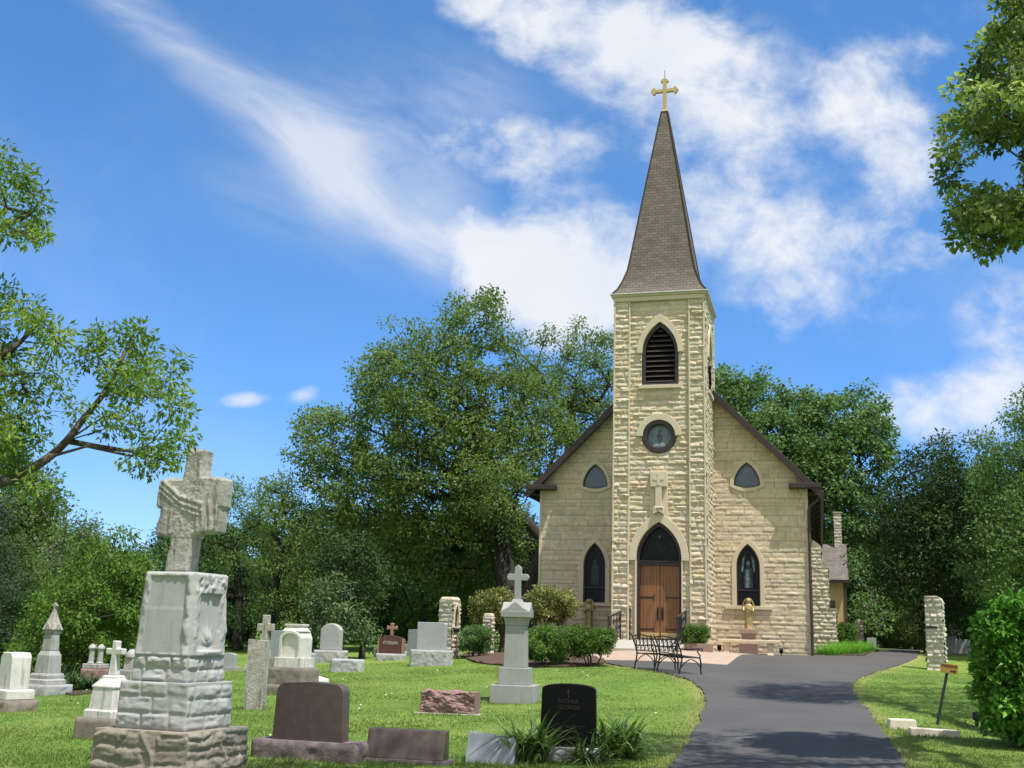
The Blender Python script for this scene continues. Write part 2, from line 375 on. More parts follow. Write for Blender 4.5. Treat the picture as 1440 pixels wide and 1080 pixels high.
def panel(name,mat,parent,s0,s1,t0,t1,mapf,seed,res=.03,keep=None,hfun=None,flat=None,**kw):
    ns=max(2,int(round((s1-s0)/res))+1); nt_=max(2,int(round((t1-t0)/res))+1)
    s=np.linspace(s0,s1,ns); t=np.linspace(t0,t1,nt_); X,T=np.meshgrid(s,t)
    if hfun is None: h,tone,joint=stonefield(X,T,seed,**kw)
    else: h,tone,joint=hfun(X,T)
    if flat is not None:
        fm=flat(X,T); h=h*(1-fm)+fm*.01
    v=mapf(X.ravel(),T.ravel(),h.ravel())
    i=np.arange(ns*nt_).reshape(nt_,ns); q=np.stack([i[:-1,:-1],i[:-1,1:],i[1:,1:],i[1:,:-1]],-1).reshape(-1,4)
    if keep is not None:
        cs=(X[:-1,:-1]+X[1:,1:])/2; ct=(T[:-1,:-1]+T[1:,1:])/2; q=q[keep(cs.ravel(),ct.ravel())]
    return npmesh(name,v,q,mat,parent,{'tone':tone.ravel(),'joint':joint.ravel()},smooth=True)
def joinobs(obs,name):
    """merge several meshes that are one part"""
    vs=[];qs=[];at={};b=0
    for o in obs:
        me=o.data; n=len(me.vertices); v=np.empty(n*3,np.float32); me.vertices.foreach_get('co',v); vs.append(v.reshape(-1,3))
        q=np.empty(len(me.loops),np.int32); me.loops.foreach_get('vertex_index',q); qs.append(q.reshape(-1,4)+b); b+=n
        for a in ('tone','joint'):
            w=np.empty(n,np.float32); me.attributes[a].data.foreach_get('value',w); at.setdefault(a,[]).append(w)
    p=obs[0].parent; m=obs[0].data.materials[0]
    for o in obs: bpy.data.objects.remove(o)
    return npmesh(name,np.concatenate(vs),np.concatenate(qs),m,p,{k:np.concatenate(v) for k,v in at.items()},smooth=True)
def archR(a,h): return (a*a+h*h)/(2*a)
def arch_x(z,a,spring,apex):
    """half width of a pointed arch at height z"""
    h=apex-spring; r=archR(a,h); z=np.asarray(z,float)
    dz=np.clip(z-spring,0,h); return np.where(z<=spring,a,np.maximum(0,np.sqrt(np.maximum(r*r-dz*dz,0))-(r-a)))
def arch_top(uc,a,spring,apex,n=10):
    h=apex-spring; r=archR(a,h); th=math.asin(min(1,h/r)); P=[]
    for i in range(n+1):
        t=th*i/n; P.append((uc-(r*math.cos(t)-(r-a)),spring+r*math.sin(t)))
    return P+[(2*uc-x,z) for x,z in reversed(P[:-1])]
def arch_full(uc,a,bot,spring,apex,n=10): return [(uc-a,bot)]+arch_top(uc,a,spring,apex,n)+[(uc+a,bot)]
def text(name,body,size,mat,parent,loc,rot=(PI/2,0,0),depth=.006,bold=False,sx=1):
    cu=bpy.data.curves.new(name,'FONT'); cu.body=body; cu.size=size; cu.align_x='CENTER'; cu.align_y='CENTER'; cu.extrude=depth/2
    if bold: cu.offset=size*.02
    t=bpy.data.objects.new(name+'_tmp',cu); COL.objects.link(t)
    dg=bpy.context.evaluated_depsgraph_get(); me=bpy.data.meshes.new_from_object(t.evaluated_get(dg)); me.name=name
    bpy.data.objects.remove(t); bpy.data.curves.remove(cu)
    me.materials.clear(); me.materials.append(MT[mat]); o=bpy.data.objects.new(name,me); link(o,parent)
    o.location=loc; o.rotation_euler=rot; o.scale=(sx,1,1); return o

# ------------------------------------------------------------------ camera, world, sun
cam=bpy.data.cameras.new('camera'); co=bpy.data.objects.new('camera',cam); COL.objects.link(co); S.camera=co
cam.sensor_width=36; cam.lens=F/1440*36; cam.clip_start=.1; cam.clip_end=6000
mw=Matrix(((RT[0],UP[0],-FW[0],0),(RT[1],UP[1],-FW[1],0),(RT[2],UP[2],-FW[2],EYE),(0,0,0,1))); co.matrix_world=mw
sunl=.72*UX-.45*VX; SUN=np.array([sunl[0],sunl[1],2.1]); SUN=SUN/np.linalg.norm(SUN)
sd=bpy.data.lights.new('sun','SUN'); sd.energy=4.3; sd.angle=R(.53); sd.color=(1,.955,.88)
so=bpy.data.objects.new('sun',sd); COL.objects.link(so); so.location=(20,-10,40)
so.rotation_euler=Vector(SUN).to_track_quat('Z','Y').to_euler()
world=bpy.data.worlds.new('World'); S.world=world; world.use_nodes=True
wt=world.node_tree; bg=wt.nodes['Background']; STR=.13
sky=N(wt,'ShaderNodeTexSky',sky_type='NISHITA'); sky.sun_disc=False; sky.sun_elevation=math.asin(SUN[2]); sky.sun_rotation=math.atan2(SUN[0],SUN[1])
sky.air_density=1.0; sky.dust_density=0.05; sky.ozone_density=3.0; sky.altitude=200
hs=N(wt,'ShaderNodeHueSaturation'); hs.inputs['Saturation'].default_value=1.22; hs.inputs['Value'].default_value=1.0; L(wt,sky.outputs[0],hs.inputs['Color'])
tc=N(wt,'ShaderNodeTexCoord'); sx=N(wt,'ShaderNodeSeparateXYZ'); L(wt,tc.outputs['Generated'],sx.inputs[0])
def wm(op,a,b=None,c=None):
    m=N(wt,'ShaderNodeMath',operation=op)
    for i,v in enumerate((a,b,c)):
        if v is None: continue
        if isinstance(v,(int,float)): m.inputs[i].default_value=v
        else: L(wt,v,m.inputs[i])
    return m.outputs[0]
ymax=wm('MAXIMUM',sx.outputs[1],.08)
ca=wm('DIVIDE',sx.outputs[0],ymax); cb=wm('DIVIDE',sx.outputs[2],ymax)
cv=N(wt,'ShaderNodeCombineXYZ'); L(wt,ca,cv.inputs[0]); L(wt,cb,cv.inputs[1]); CV=cv.outputs[0]
def gn(px,py):
    k=ray(px,py); return np.array([k[0]/k[1],k[2]/k[1]])
def blob(px,py,rx,ry,ang,wgt,inner=.0):
    """a bank of cloud fixed in the world's sky, by direction"""
    c=gn(px,py); s=(np.linalg.norm(gn(px+5,py)-gn(px-5,py))/10+np.linalg.norm(gn(px,py+5)-gn(px,py-5))/10)/2
    su=N(wt,'ShaderNodeVectorMath',operation='SUBTRACT'); L(wt,CV,su.inputs[0]); su.inputs[1].default_value=(c[0],c[1],0)
    mp=N(wt,'ShaderNodeVectorRotate',rotation_type='Z_AXIS'); mp.inputs['Angle'].default_value=R(-ang); L(wt,su.outputs[0],mp.inputs[0])
    ml=N(wt,'ShaderNodeVectorMath',operation='MULTIPLY'); L(wt,mp.outputs[0],ml.inputs[0]); ml.inputs[1].default_value=(1/(rx*s),1/(ry*s),0)
    ln=N(wt,'ShaderNodeVectorMath',operation='LENGTH'); L(wt,ml.outputs[0],ln.inputs[0])
    return wm('MULTIPLY',maprange(wt,ln.outputs['Value'],1,inner),wgt)
def wsum(l):
    r=l[0]
    for x in l[1:]: r=wm('ADD',r,x)
    return r
CUM=[(700,10,150,90,-30,.7),(850,40,190,130,0,.85),(950,90,180,150,0,.80),(1010,190,150,120,20,.50),(800,300,130,70,0,.5),(770,215,130,80,10,.5),
     (770,400,210,130,-20,1.35),(690,345,140,75,-35,.9),(870,390,140,130,0,.9),(1000,300,130,90,-30,.6),
     (1210,140,110,110,20,.50),(1270,210,80,140,-10,.52),(1310,50,150,75,30,.45),(1110,340,120,120,30,.46),(1070,430,110,80,0,.42),
     (1340,575,260,80,8,.85),(1430,450,130,110,20,.65),(1290,330,160,90,0,.4),(1100,200,360,360,0,.20),(1180,420,200,110,0,.22),
     (345,562,56,20,5,.80),(424,557,42,24,20,.80),(650,190,160,110,0,.40)]
CIR=[(200,30,240,70,-38,.95),(390,165,270,80,-37,.90),(570,290,280,130,-34,.85),(470,255,380,170,-33,.50),(560,150,300,190,-30,.55),(330,290,240,90,-30,.35),(640,330,160,100,-30,.6),(690,150,200,150,-20,.4)]
mapn=N(wt,'ShaderNodeMapping'); L(wt,CV,mapn.inputs[0]); mapn.inputs['Scale'].default_value=(1,1.15,1)
n1=noise_node(wt,5.2,10,.60,mapn.outputs[0],.35); n1b=noise_node(wt,19,9,.62,mapn.outputs[0],.25)
cum=wsum([blob(*b) for b in CUM]); d1=wm('ADD',cum,wm('MULTIPLY',wm('SUBTRACT',n1,.5),2.2)); d1=wm('ADD',d1,wm('MULTIPLY',wm('SUBTRACT',n1b,.5),1.7))
d1=wm('MULTIPLY',maprange(wt,d1,-.05,1.2),maprange(wt,cum,.0,.40))
rv=N(wt,'ShaderNodeVectorRotate',rotation_type='Z_AXIS'); rv.inputs['Angle'].default_value=R(30); L(wt,CV,rv.inputs[0])
map2=N(wt,'ShaderNodeMapping'); L(wt,rv.outputs[0],map2.inputs[0]); map2.inputs['Scale'].default_value=(1.3,3.6,1)
n2=noise_node(wt,3.6,9,.58,map2.outputs[0],.7)
cir=wsum([blob(*b) for b in CIR]); d2=wm('MULTIPLY',cir,wm('ADD',wm('MULTIPLY',n2,1.5),-.25)); d2=maprange(wt,d2,.0,1.1,0,.74)
veil=maprange(wt,noise_node(wt,2.2,6,.6,CV,.3),.42,.85,0,.2)
back=maprange(wt,sx.outputs[1],.05,-.30,0,.95)  # unseen white cloud added behind the camera to lift fill on shaded faces
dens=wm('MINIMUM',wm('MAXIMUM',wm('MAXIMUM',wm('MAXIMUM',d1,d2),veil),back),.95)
shade=ramp(wt,n1,[(.3,(.50,.545,.61)),(.60,(.60,.615,.635))])
sc_=N(wt,'ShaderNodeVectorMath',operation='SCALE'); L(wt,shade,sc_.inputs[0]); sc_.inputs['Scale'].default_value=1/STR
air=mixc(wt,1.0,hs.outputs[0],ramp(wt,sx.outputs[2],[(.0,(.44,.60,.90)),(.18,(.56,.72,.95)),(.34,(.80,.88,.95)),(.60,(1,1,1))]),'MULTIPLY')
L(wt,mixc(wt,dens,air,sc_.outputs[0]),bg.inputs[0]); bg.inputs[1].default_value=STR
vs=S.view_settings; vs.view_transform='Standard'; vs.look='None'; vs.exposure=.62; vs.gamma=1; vs.use_curve_mapping=False
S.cycles.max_bounces=7; S.cycles.transparent_max_bounces=4; S.cycles.caustics_reflective=False; S.cycles.caustics_refractive=False
# ------------------------------------------------------------------ ground sheets
def inpoly(x,y,poly):
    poly=np.asarray(poly); x=np.asarray(x); y=np.asarray(y); c=np.zeros(x.shape,bool); n=len(poly)
    for i in range(n):
        x1,y1=poly[i][:2]; x2,y2=poly[(i+1)%n][:2]
        k=((y1>y)!=(y2>y))&(x<(x2-x1)*(y-y1)/((y2-y1)+1e-12)+x1); c^=k
    return c
def pdist(x,y,poly,closed=True):
    poly=np.asarray(poly)[:,:2]; n=len(poly); d=np.full(np.shape(x),1e9)
    for i in range(n if closed else n-1):
        a=poly[i]; b=poly[(i+1)%n]; ab=b-a; l=ab@ab+1e-9
        t=np.clip(((x-a[0])*ab[0]+(y-a[1])*ab[1])/l,0,1); d=np.minimum(d,np.hypot(x-a[0]-t*ab[0],y-a[1]-t*ab[1]))
    return d
def smooth_line(P,k=6):
    P=np.array(P,float); out=[]
    for i in range(len(P)-1):
        p0=P[max(i-1,0)];p1=P[i];p2=P[i+1];p3=P[min(i+2,len(P)-1)]
        for t in np.arange(k)/k:
            out.append(.5*((2*p1)+(-p0+p2)*t+(2*p0-5*p1+4*p2-p3)*t*t+(-p0+3*p1-3*p2+p3)*t**3))
    out.append(P[-1]); return np.array(out)
eL=[G(*p)[:2] for p in [(945,1078),(965,1050),(985,1012),(993,986),(978,963),(943,949),(893,940),(852,933)]]
d0=eL[1]-eL[0]; eL=[eL[0]-d0/np.linalg.norm(d0)*8,eL[0]-d0/np.linalg.norm(d0)*3]+eL
eR=[G(*p)[:2] for p in [(1262,1062),(1245,1036),(1224,1006),(1206,984),(1198,967),(1211,954),(1240,943),(1267,935),(1290,925)]]
d0=eR[1]-eR[0]; eR=[eR[0]-d0/np.linalg.norm(d0)*8,eR[0]-d0/np.linalg.norm(d0)*3]+eR
pav_front=[CH(-2.15,-2.9)[:2],CH(3.05,-2.55)[:2],CH(3.45,1.55)[:2]]
pf=[G(850,930)[:2],G(1022,937)[:2],G(1045,922)[:2]]
LL=smooth_line(eL,18); RR=smooth_line(eR,18); _r=np.random.default_rng(2); LL[2:-2]+=_r.normal(0,.022,LL[2:-2].shape); RR[2:-2]+=_r.normal(0,.022,RR[2:-2].shape)
far=[G(1296,915)[:2],np.array([22.5,62.]),np.array([17.,64.]),CH(9.3,20)[:2],CH(8.2,11)[:2],CH(7.1,5.2)[:2],CH(5.35,3.9)[:2],CH(5.25,3.02)[:2]]
DRIVE=list(LL)+[pf[0],pf[1],pf[2]]+[CH(3.4,3.02)[:2],CH(5.25,3.02)[:2]]+far[::-1][1:]+list(RR[::-1])
PAVE=[pf[0],pf[1],pf[2],CH(3.4,3.04)[:2],CH(-1.5,3.04)[:2],CH(-3.2,2.0)[:2],CH(-3.0,-1.5)[:2]]
MULCH=list(smooth_line([G(*p)[:2] for p in [(640,924),(665,931),(720,937),(790,939),(850,934)]]))+[pf[0],CH(-3.0,-1.5)[:2],CH(-3.2,2.0)[:2],CH(-1.8,3.0)[:2],CH(-5.2,3.0)[:2],CH(-8.0,3.2)[:2]]
BED=[CH(5.22,3.1)[:2],CH(5.3,4.0)[:2],CH(7.05,5.3)[:2],CH(7.9,10.5)[:2],CH(8.0,13.5)[:2],CH(5.25,13.5)[:2]]
def sheet(name,poly,lift,mat,cell=.5,jit=0,attrs=None):
    bm=bmesh.new(); vs_=[bm.verts.new((p[0],p[1],0)) for p in poly]; bm.faces.new(vs_)
    P=np.array([p[:2] for p in poly])
    for ax in (0,1):
        for t in np.arange(math.floor(P[:,ax].min()/cell)*cell,P[:,ax].max(),cell):
            n=(1,0,0) if ax==0 else (0,1,0); c=(t,0,0) if ax==0 else (0,t,0)
            bmesh.ops.bisect_plane(bm,geom=bm.verts[:]+bm.edges[:]+bm.faces[:],plane_co=c,plane_no=n,dist=1e-5)
    bmesh.ops.triangulate(bm,faces=bm.faces[:]); bm.verts.ensure_lookup_table()
    xy=np.array([v.co[:2] for v in bm.verts]); zz=Z(xy[:,0],xy[:,1])+lift
    if jit: zz+=(fbm(xy[:,0]*3,xy[:,1]*3,5)-.4)*jit
    for v,z in zip(bm.verts,zz): v.co.z=z
    # skirt
    be=[e for e in bm.edges if len(e.link_faces)==1]
    r=bmesh.ops.extrude_edge_only(bm,edges=be); 
    for v in r['geom']:
        if isinstance(v,bmesh.types.BMVert): v.co.z-=.08
    bmesh.ops.recalc_face_normals(bm,faces=bm.faces[:])
    me=bpy.data.meshes.new(name); bm.to_mesh(me); bm.free(); me.materials.append(mat); me.polygons.foreach_set('use_smooth',[False]*len(me.polygons))
    return structure(link(bpy.data.objects.new(name,me)))
# lawn
def lawn_mat():
    m,nt,bs=new_mat('lawn'); v=objco(nt)
    n=noise_node(nt,.35,6,.6,v); n2=noise_node(nt,3.5,8,.7,v); n3=noise_node(nt,45,4,.75,v)
    c=ramp(nt,n,[(.3,(.095,.168,.033)),(.5,(.135,.215,.042)),(.72,(.185,.25,.060))])
    c=mixc(nt,.7,c,ramp(nt,n2,[(.28,(.62,.66,.55)),(.5,(1,1,1)),(.75,(1.35,1.22,1.1))]),'MULTIPLY')
    c=mixc(nt,.8,c,ramp(nt,n3,[(.3,(.68,.72,.65)),(.7,(1.28,1.25,1.25))]),'MULTIPLY')
    dry=N(nt,'ShaderNodeAttribute',attribute_name='dry').outputs['Fac']
    pat=maprange(nt,noise_node(nt,.9,5,.65,v),.58,.74,0,.35)
    mx=N(nt,'ShaderNodeMath',operation='MAXIMUM'); L(nt,dry,mx.inputs[0]); L(nt,pat,mx.inputs[1])
    c=mixc(nt,mx.outputs[0],c,(.27,.235,.10))
    L(nt,c,bs.inputs['Base Color']); bs.inputs['Roughness'].default_value=.95; bs.inputs['Specular IOR Level'].default_value=.1
    bump(nt,bs,n3,.5,.03); return m
def axis(a,b,st,out,n):
    f=np.arange(a,b+1e-6,st); g=np.geomspace(st*2,out,n); return np.concatenate([a-g[::-1],f,b+g])
gx=axis(-26,30,.28,2500,22); gy=axis(3,62,.28,2500,24)
XX,YY=np.meshgrid(gx,gy); ZZ=Z(XX,YY)+(fbm(XX*.9,YY*.9,3)-.5)*.03*(np.hypot(XX,YY-30)<45)
core=(XX>-26)&(XX<30)&(YY>3)&(YY<62); dry=np.zeros(XX.shape)
din=pdist(XX[core],YY[core],DRIVE); ins=inpoly(XX[core],YY[core],DRIVE)
dry[core]=np.where(ins,1,np.exp(-(din/.22)**2)*(.35+.6*fbm(XX[core]*2,YY[core]*2,8)))
i=np.arange(XX.size).reshape(XX.shape); q=np.stack([i[:-1,:-1],i[:-1,1:],i[1:,1:],i[1:,:-1]],-1).reshape(-1,4)
structure(npmesh('ground',np.stack([XX.ravel(),YY.ravel(),ZZ.ravel()],1),q,lawn_mat(),None,{'dry':dry.ravel()},smooth=True))
def asphalt():
    m,nt,bs=new_mat('asphalt'); v=objco(nt)
    a=ramp(nt,noise_node(nt,.5,6,.6,v),[(.3,(.070,.068,.067)),(.7,(.092,.090,.088))])
    g=ramp(nt,noise_node(nt,110,2,.8,v),[(.32,(.62,.62,.62)),(.68,(1.4,1.4,1.38))]); c=mixc(nt,.9,a,g,'MULTIPLY')
    st=maprange(nt,noise_node(nt,1.1,7,.7,v,.8),.62,.78,0,.3); c=mixc(nt,st,c,(.12,.115,.11))
    L(nt,c,bs.inputs['Base Color']); bs.inputs['Roughness'].default_value=.85; bs.inputs['Specular IOR Level'].default_value=.25
    bump(nt,bs,noise_node(nt,110,3,.8,v),.5,.01); return m
sheet('driveway',DRIVE,.035,asphalt())
def pavers():
    m,nt,bs=new_mat('pavers'); v=objco(nt); rt_=N(nt,'ShaderNodeMapping'); rt_.inputs['Rotation'].default_value=(0,0,-YAW); L(nt,v,rt_.inputs[0])
    b=N(nt,'ShaderNodeTexBrick'); L(nt,rt_.outputs[0],b.inputs[0]); b.inputs['Scale'].default_value=1; b.inputs['Brick Width'].default_value=.24; b.inputs['Row Height'].default_value=.12
    b.inputs['Mortar Size'].default_value=.006; b.inputs['Color1'].default_value=(.36,.27,.205,1); b.inputs['Color2'].default_value=(.43,.33,.255,1); b.inputs['Mortar'].default_value=(.25,.2,.15,1)
    c=mixc(nt,.5,b.outputs[0],ramp(nt,noise_node(nt,2,6,.6,v),[(.3,(.75,.75,.75)),(.7,(1.2,1.18,1.15))]),'MULTIPLY')
    L(nt,c,bs.inputs['Base Color']); bs.inputs['Roughness'].default_value=.9; bump(nt,bs,b.outputs['Fac'],-.3,.01); return m
sheet('paver_plaza',PAVE,.045,pavers())
def mulchm(name,a,b):
    m,nt,bs=new_mat(name); v=objco(nt); c=ramp(nt,noise_node(nt,14,8,.75,v),[(.3,a),(.7,b)])
    L(nt,c,bs.inputs['Base Color']); bs.inputs['Roughness'].default_value=1; bump(nt,bs,noise_node(nt,22,8,.8,v),1,.05); return m
sheet('mulch_bed',MULCH,.05,mulchm('mulch',(.05,.028,.018),(.15,.095,.065)),.3,.12)
sheet('side_bed',BED,.05,mulchm('soil',(.04,.03,.02),(.10,.08,.055)),.5,.08)

# ------------------------------------------------------------------ church
T=1.7; PV=3.0782; HW=5.1932; LN=24.0
church=root('church','cream limestone church with a square bell tower, shingled spire and golden cross','church',(OX,OY,OZ),YAW)
zw=lambda w:w+.5
front=lambda v0:(lambda s,t,h:np.stack([s,v0-h,t],1))
BASE=-.45
# -- openings in the tower front
LO=dict(uc=.04,a=.67,bot=9.69,spring=10.95,apex=12.12)
DO=dict(uc=-.01,a=.82,bot=-.5,spring=3.26,apex=4.59)
RC=(0,7.76,.61)
def in_arch(s,t,o,pad=0): return (t>o['bot']-pad)&(np.abs(s-o['uc'])<arch_x(t,o['a'],o['spring'],o['apex'])+pad)&(t<o['apex'])
def tower_keep(s,t): return ~(in_arch(s,t,LO,.03)|in_arch(s,t,DO,.03)|(np.hypot(s-RC[0],t-RC[1])<RC[2]+.03))
def tower_flat(X,Tt):
    """smooth margins: frieze band above the bay"""
    return ((Tt>12.97)).astype(float)
TOPZ=13.14
kw=dict(course=(.165,.215),length=(.30,.85),amp=.044,mortar=.008,edge=.06,tilt=1.0)
mats=MT['tower']
cen=panel('tower_front',mats,church,-1.10,1.12,BASE,TOPZ,front(.05),11,.028,tower_keep,flat=tower_flat,**kw)
pl=panel('tower_front',mats,church,-T,-1.10,BASE,TOPZ,front(-.02),12,.028,None,flat=tower_flat,course=(.165,.23),length=(.38,.75),amp=.050,mortar=.008,edge=.06,tilt=1.1)
pr=panel('tower_front',mats,church,1.12,T,BASE,TOPZ,front(-.02),13,.028,None,flat=tower_flat,course=(.165,.23),length=(.38,.75),amp=.050,mortar=.008,edge=.06,tilt=1.1)
joinobs([cen,pl,pr],'tower_front_wall')
SLO=dict(uc=1.75,a=.62,bot=9.69,spring=10.95,apex=12.12)
for sgn in (1,-1):
    mf=(lambda s,t,h,sg=sgn:np.stack([sg*(T+h),s if sg>0 else 3.5-s,t],1))
    panel('tower_side_wall',mats,church,0,3.5,BASE,TOPZ,mf,20+sgn,.035,lambda s,t:~in_arch(s,t,SLO,.03),**kw)
panel('tower_back_wall',mats,church,-T,T,8,TOPZ,lambda s,t,h:np.stack([-s,3.5+h,t],1),23,.06,**kw)
# smooth drafted margins at the corners and the pilaster edges, and the frieze
m=M()
for a,b in ((-T-.012,-T+.05),(T-.05,T+.012)): m.box(a,b,-.075,.2,BASE,TOPZ)
for a,b in ((-1.145,-1.085),(1.10,1.16)): m.box(a,b,-.062,.08,BASE,TOPZ-.18)
for s in (1,-1): m.box(*sorted((s*(T-.02),s*(T+.055))),3.44,3.52,8,TOPZ); m.box(*sorted((s*(T-.02),s*(T+.04))),.2,.3,BASE,TOPZ)
m.build('corner_margin','trim',church,.006)
m=M(); m.box(-T-.03,T+.03,-.085,3.53,12.98,13.14); m.build('frieze','trim',church,.01)
m=M(); m.frust([(T+.05,1.80,13.15),(T+.10,1.85,13.19),(T+.10,1.85,13.25)])
co_=m.build('cornice','trim',church); co_.location=(0,1.73,0)
m=M().frust([(T+.155,1.905,13.25),(T+.155,1.905,13.285)]); fl=m.build('flashing','metalflash',church); fl.location=(0,1.73,0)
# -- louvred belfry openings
def louver(parent,mapv,o,side=False):
    """built facing -y around u=0, then placed with mapv (loc, rotz)"""
    g=dict(o); g['uc']=0
    n=14
    trim=M(); out=arch_top(0,o['a']+.20,o['spring']-.02,o['apex']+.31,n); inn=arch_top(0,o['a'],o['spring']-.02,o['apex'],n)
    trim.ring(out,inn,-.075,.2,closed=False); t=trim.build('arch_surround','trim',parent,.01)
    fr=M(); out=arch_full(0,o['a']+.02,o['bot'],o['spring'],o['apex']+.02,n); inn=arch_full(0,o['a']-.12,o['bot']+.1,o['spring'],o['apex']-.17,n)
    fr.ring(out,inn,.06,.26); f=fr.build('louver_frame','frame',parent,.008)
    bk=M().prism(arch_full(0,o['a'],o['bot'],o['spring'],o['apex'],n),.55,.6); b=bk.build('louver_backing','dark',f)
    sl=M(); z=o['bot']+.16
    while z<o['apex']-.3:
        hw=float(arch_x(z+.08,o['a']-.12,o['spring'],o['apex']-.17))-.005
        if hw>.06:
            sl.add([(-hw,.10,z-.02),(hw,.10,z-.02),(hw,.34,z+.13),(-hw,.34,z+.13),(-hw,.10,z+.005),(hw,.10,z+.005),(hw,.34,z+.155),(-hw,.34,z+.155)],
                   [(3,2,1,0),(4,5,6,7),(0,1,5,4),(1,2,6,5),(2,3,7,6),(3,0,4,7)])
        z+=.195
    s=sl.build('louver_slats','brown2',f)
    sill=M().box(-.79,.79,-.10,.3,o['bot']-.14,o['bot']-.003); si=sill.build('louver_sill','trim',parent,.01)
    for ob in (t,f,si): ob.location=mapv[0]; ob.rotation_euler=(0,0,mapv[1])
louver(church,((LO['uc'],0,0),0),LO)
louver(church,((T,1.75,0),PI/2),SLO)
louver(church,((-T,1.75,0),-PI/2),SLO)
# -- rose window
def circ(c,r,a0=0,a1=2*PI,n=32,closed=True):
    k=n if closed else n+1
    return [(c[0]+r*math.cos(a0+(a1-a0)*i/n),c[1]+r*math.sin(a0+(a1-a0)*i/n)) for i in range(k)]
M().ring(circ(RC,.83,PI,0,24,False),circ(RC,.60,PI,0,24,False),-.065,.2,closed=False).build('rose_window_surround','trim',church,.01)
rf=M().ring(circ(RC,.64),circ(RC,.44),.0,.24).build('rose_window','frame',church,.02)
M().prism(circ(RC,.46),.17,.2).build('glass','roseglass',rf)
fg=M()
for (x,z,a,b) in ((0,-.03,.10,.17),(0,.19,.065,.075)): fg.prism([(x+a*math.cos(t),RC[1]+z+b*math.sin(t)) for t in np.linspace(0,2*PI,16,False)],.16,.17)
fg.build('robed_figure','rosefig',rf)
fg=M(); fg.prism([(-.26,RC[1]-.36),(.24,RC[1]-.37),(.17,RC[1]-.24),(.06,RC[1]-.22),(0,RC[1]-.31),(-.08,RC[1]-.24),(-.2,RC[1]-.28)],.158,.17); fg.build('pale_cloud','rosewhite',rf)
# -- carved cross and date stone over the door
m=M(); m.box(-.32,.32,-.035,.1,4.75,6.47); m.build('cross_backing_slab','trim',church,.01)
m=M(); m.box(-.30,.31,-.17,-.03,5.86,6.40); m.box(-.115,.115,-.165,-.03,5.16,5.86)
m.add([(-.115,-.165,5.16),(.115,-.165,5.16),(.19,-.19,5.08),(-.19,-.19,5.08),(-.115,-.03,5.16),(.115,-.03,5.16),(.19,-.03,5.08),(-.19,-.03,5.08)],[(0,3,2,1),(0,1,5,4),(1,2,6,5),(3,0,4,7),(4,5,6,7),(2,3,7,6)])
m.prism([(-.19,5.08),(-.19,4.85),(0,4.96),(.19,4.85),(.19,5.08)],-.19,-.03)
m.box(-.06,.06,-.185,-.165,5.9,6.34); m.box(-.2,.2,-.186,-.165,6.08,6.2)
cx=m.build('carved_cross','trim',church,.012)
text('lettering','1899',.165,'oldstone',cx,(0,-.191,5.03),depth=.01,bold=True)
# -- portal
ots=arch_top(DO['uc'],1.09,3.26,4.93,14); ins_=arch_top(DO['uc'],.82,3.26,4.59,14)
m=M(); m.ring(ots,ins_,-.06,.3,closed=False); m.box(DO['uc']-1.09,DO['uc']-.82,-.06,.3,3.2,3.26); m.box(DO['uc']+.82,DO['uc']+1.09,-.06,.3,3.2,3.26)
m.build('portal_arch','trim',church,.012)
m=M(); 
for s in (-1,1): m.box(*sorted((DO['uc']+s*.815,DO['uc']+s*.86)),-.05,.3,BASE,3.2)
m.build('portal_jamb','trim',church,.006)
df=M(); df.ring(arch_full(DO['uc'],.83,.40,3.26,4.60,14),arch_full(DO['uc'],.71,.46,3.26,4.45,14),.16,.45)
df.box(-.73,.71,.2,.4,3.05,3.2); dfo=df.build('door_frame','frame',church,.01)
M().box(-.74,.72,.12,.19,3.17,3.205).build('transom_ledge','ironbrown',dfo)
tp=M().prism(arch_full(DO['uc'],.72,3.2,3.26,4.46,14),.36,.39).build('tympanum_window','glass',church)
tr=M()
for r in (.10,.2): tr.ring(circ((0,3.62),r+.012,n=20),circ((0,3.62),r-.012,n=20),.345,.36)
for dx in (-.34,.34): tr.ring(circ((dx,3.5),.11,n=16),circ((dx,3.5),.09,n=16),.345,.36)
for k in range(6):
    a=k*PI/3; tr.obox((.1*math.cos(a),.352,3.62+.1*math.sin(a)),((math.cos(a),0,math.sin(a)),(0,1,0),(-math.sin(a),0,math.cos(a))),.1,.007,.008)
tr.box(-.7,.7,.345,.36,3.33,3.35); tr.ring(arch_top(0,.56,3.34,4.15,10),arch_top(0,.535,3.34,4.12,10),.345,.36,closed=False)
tr.build('tracery','lead',tp)
M().lathe([(.0,4.02),(.03,4.04),(.035,4.09),(.02,4.13),(0,4.14)],10,(-.02,.3)).build('entrance_lamp','figure2',tp)
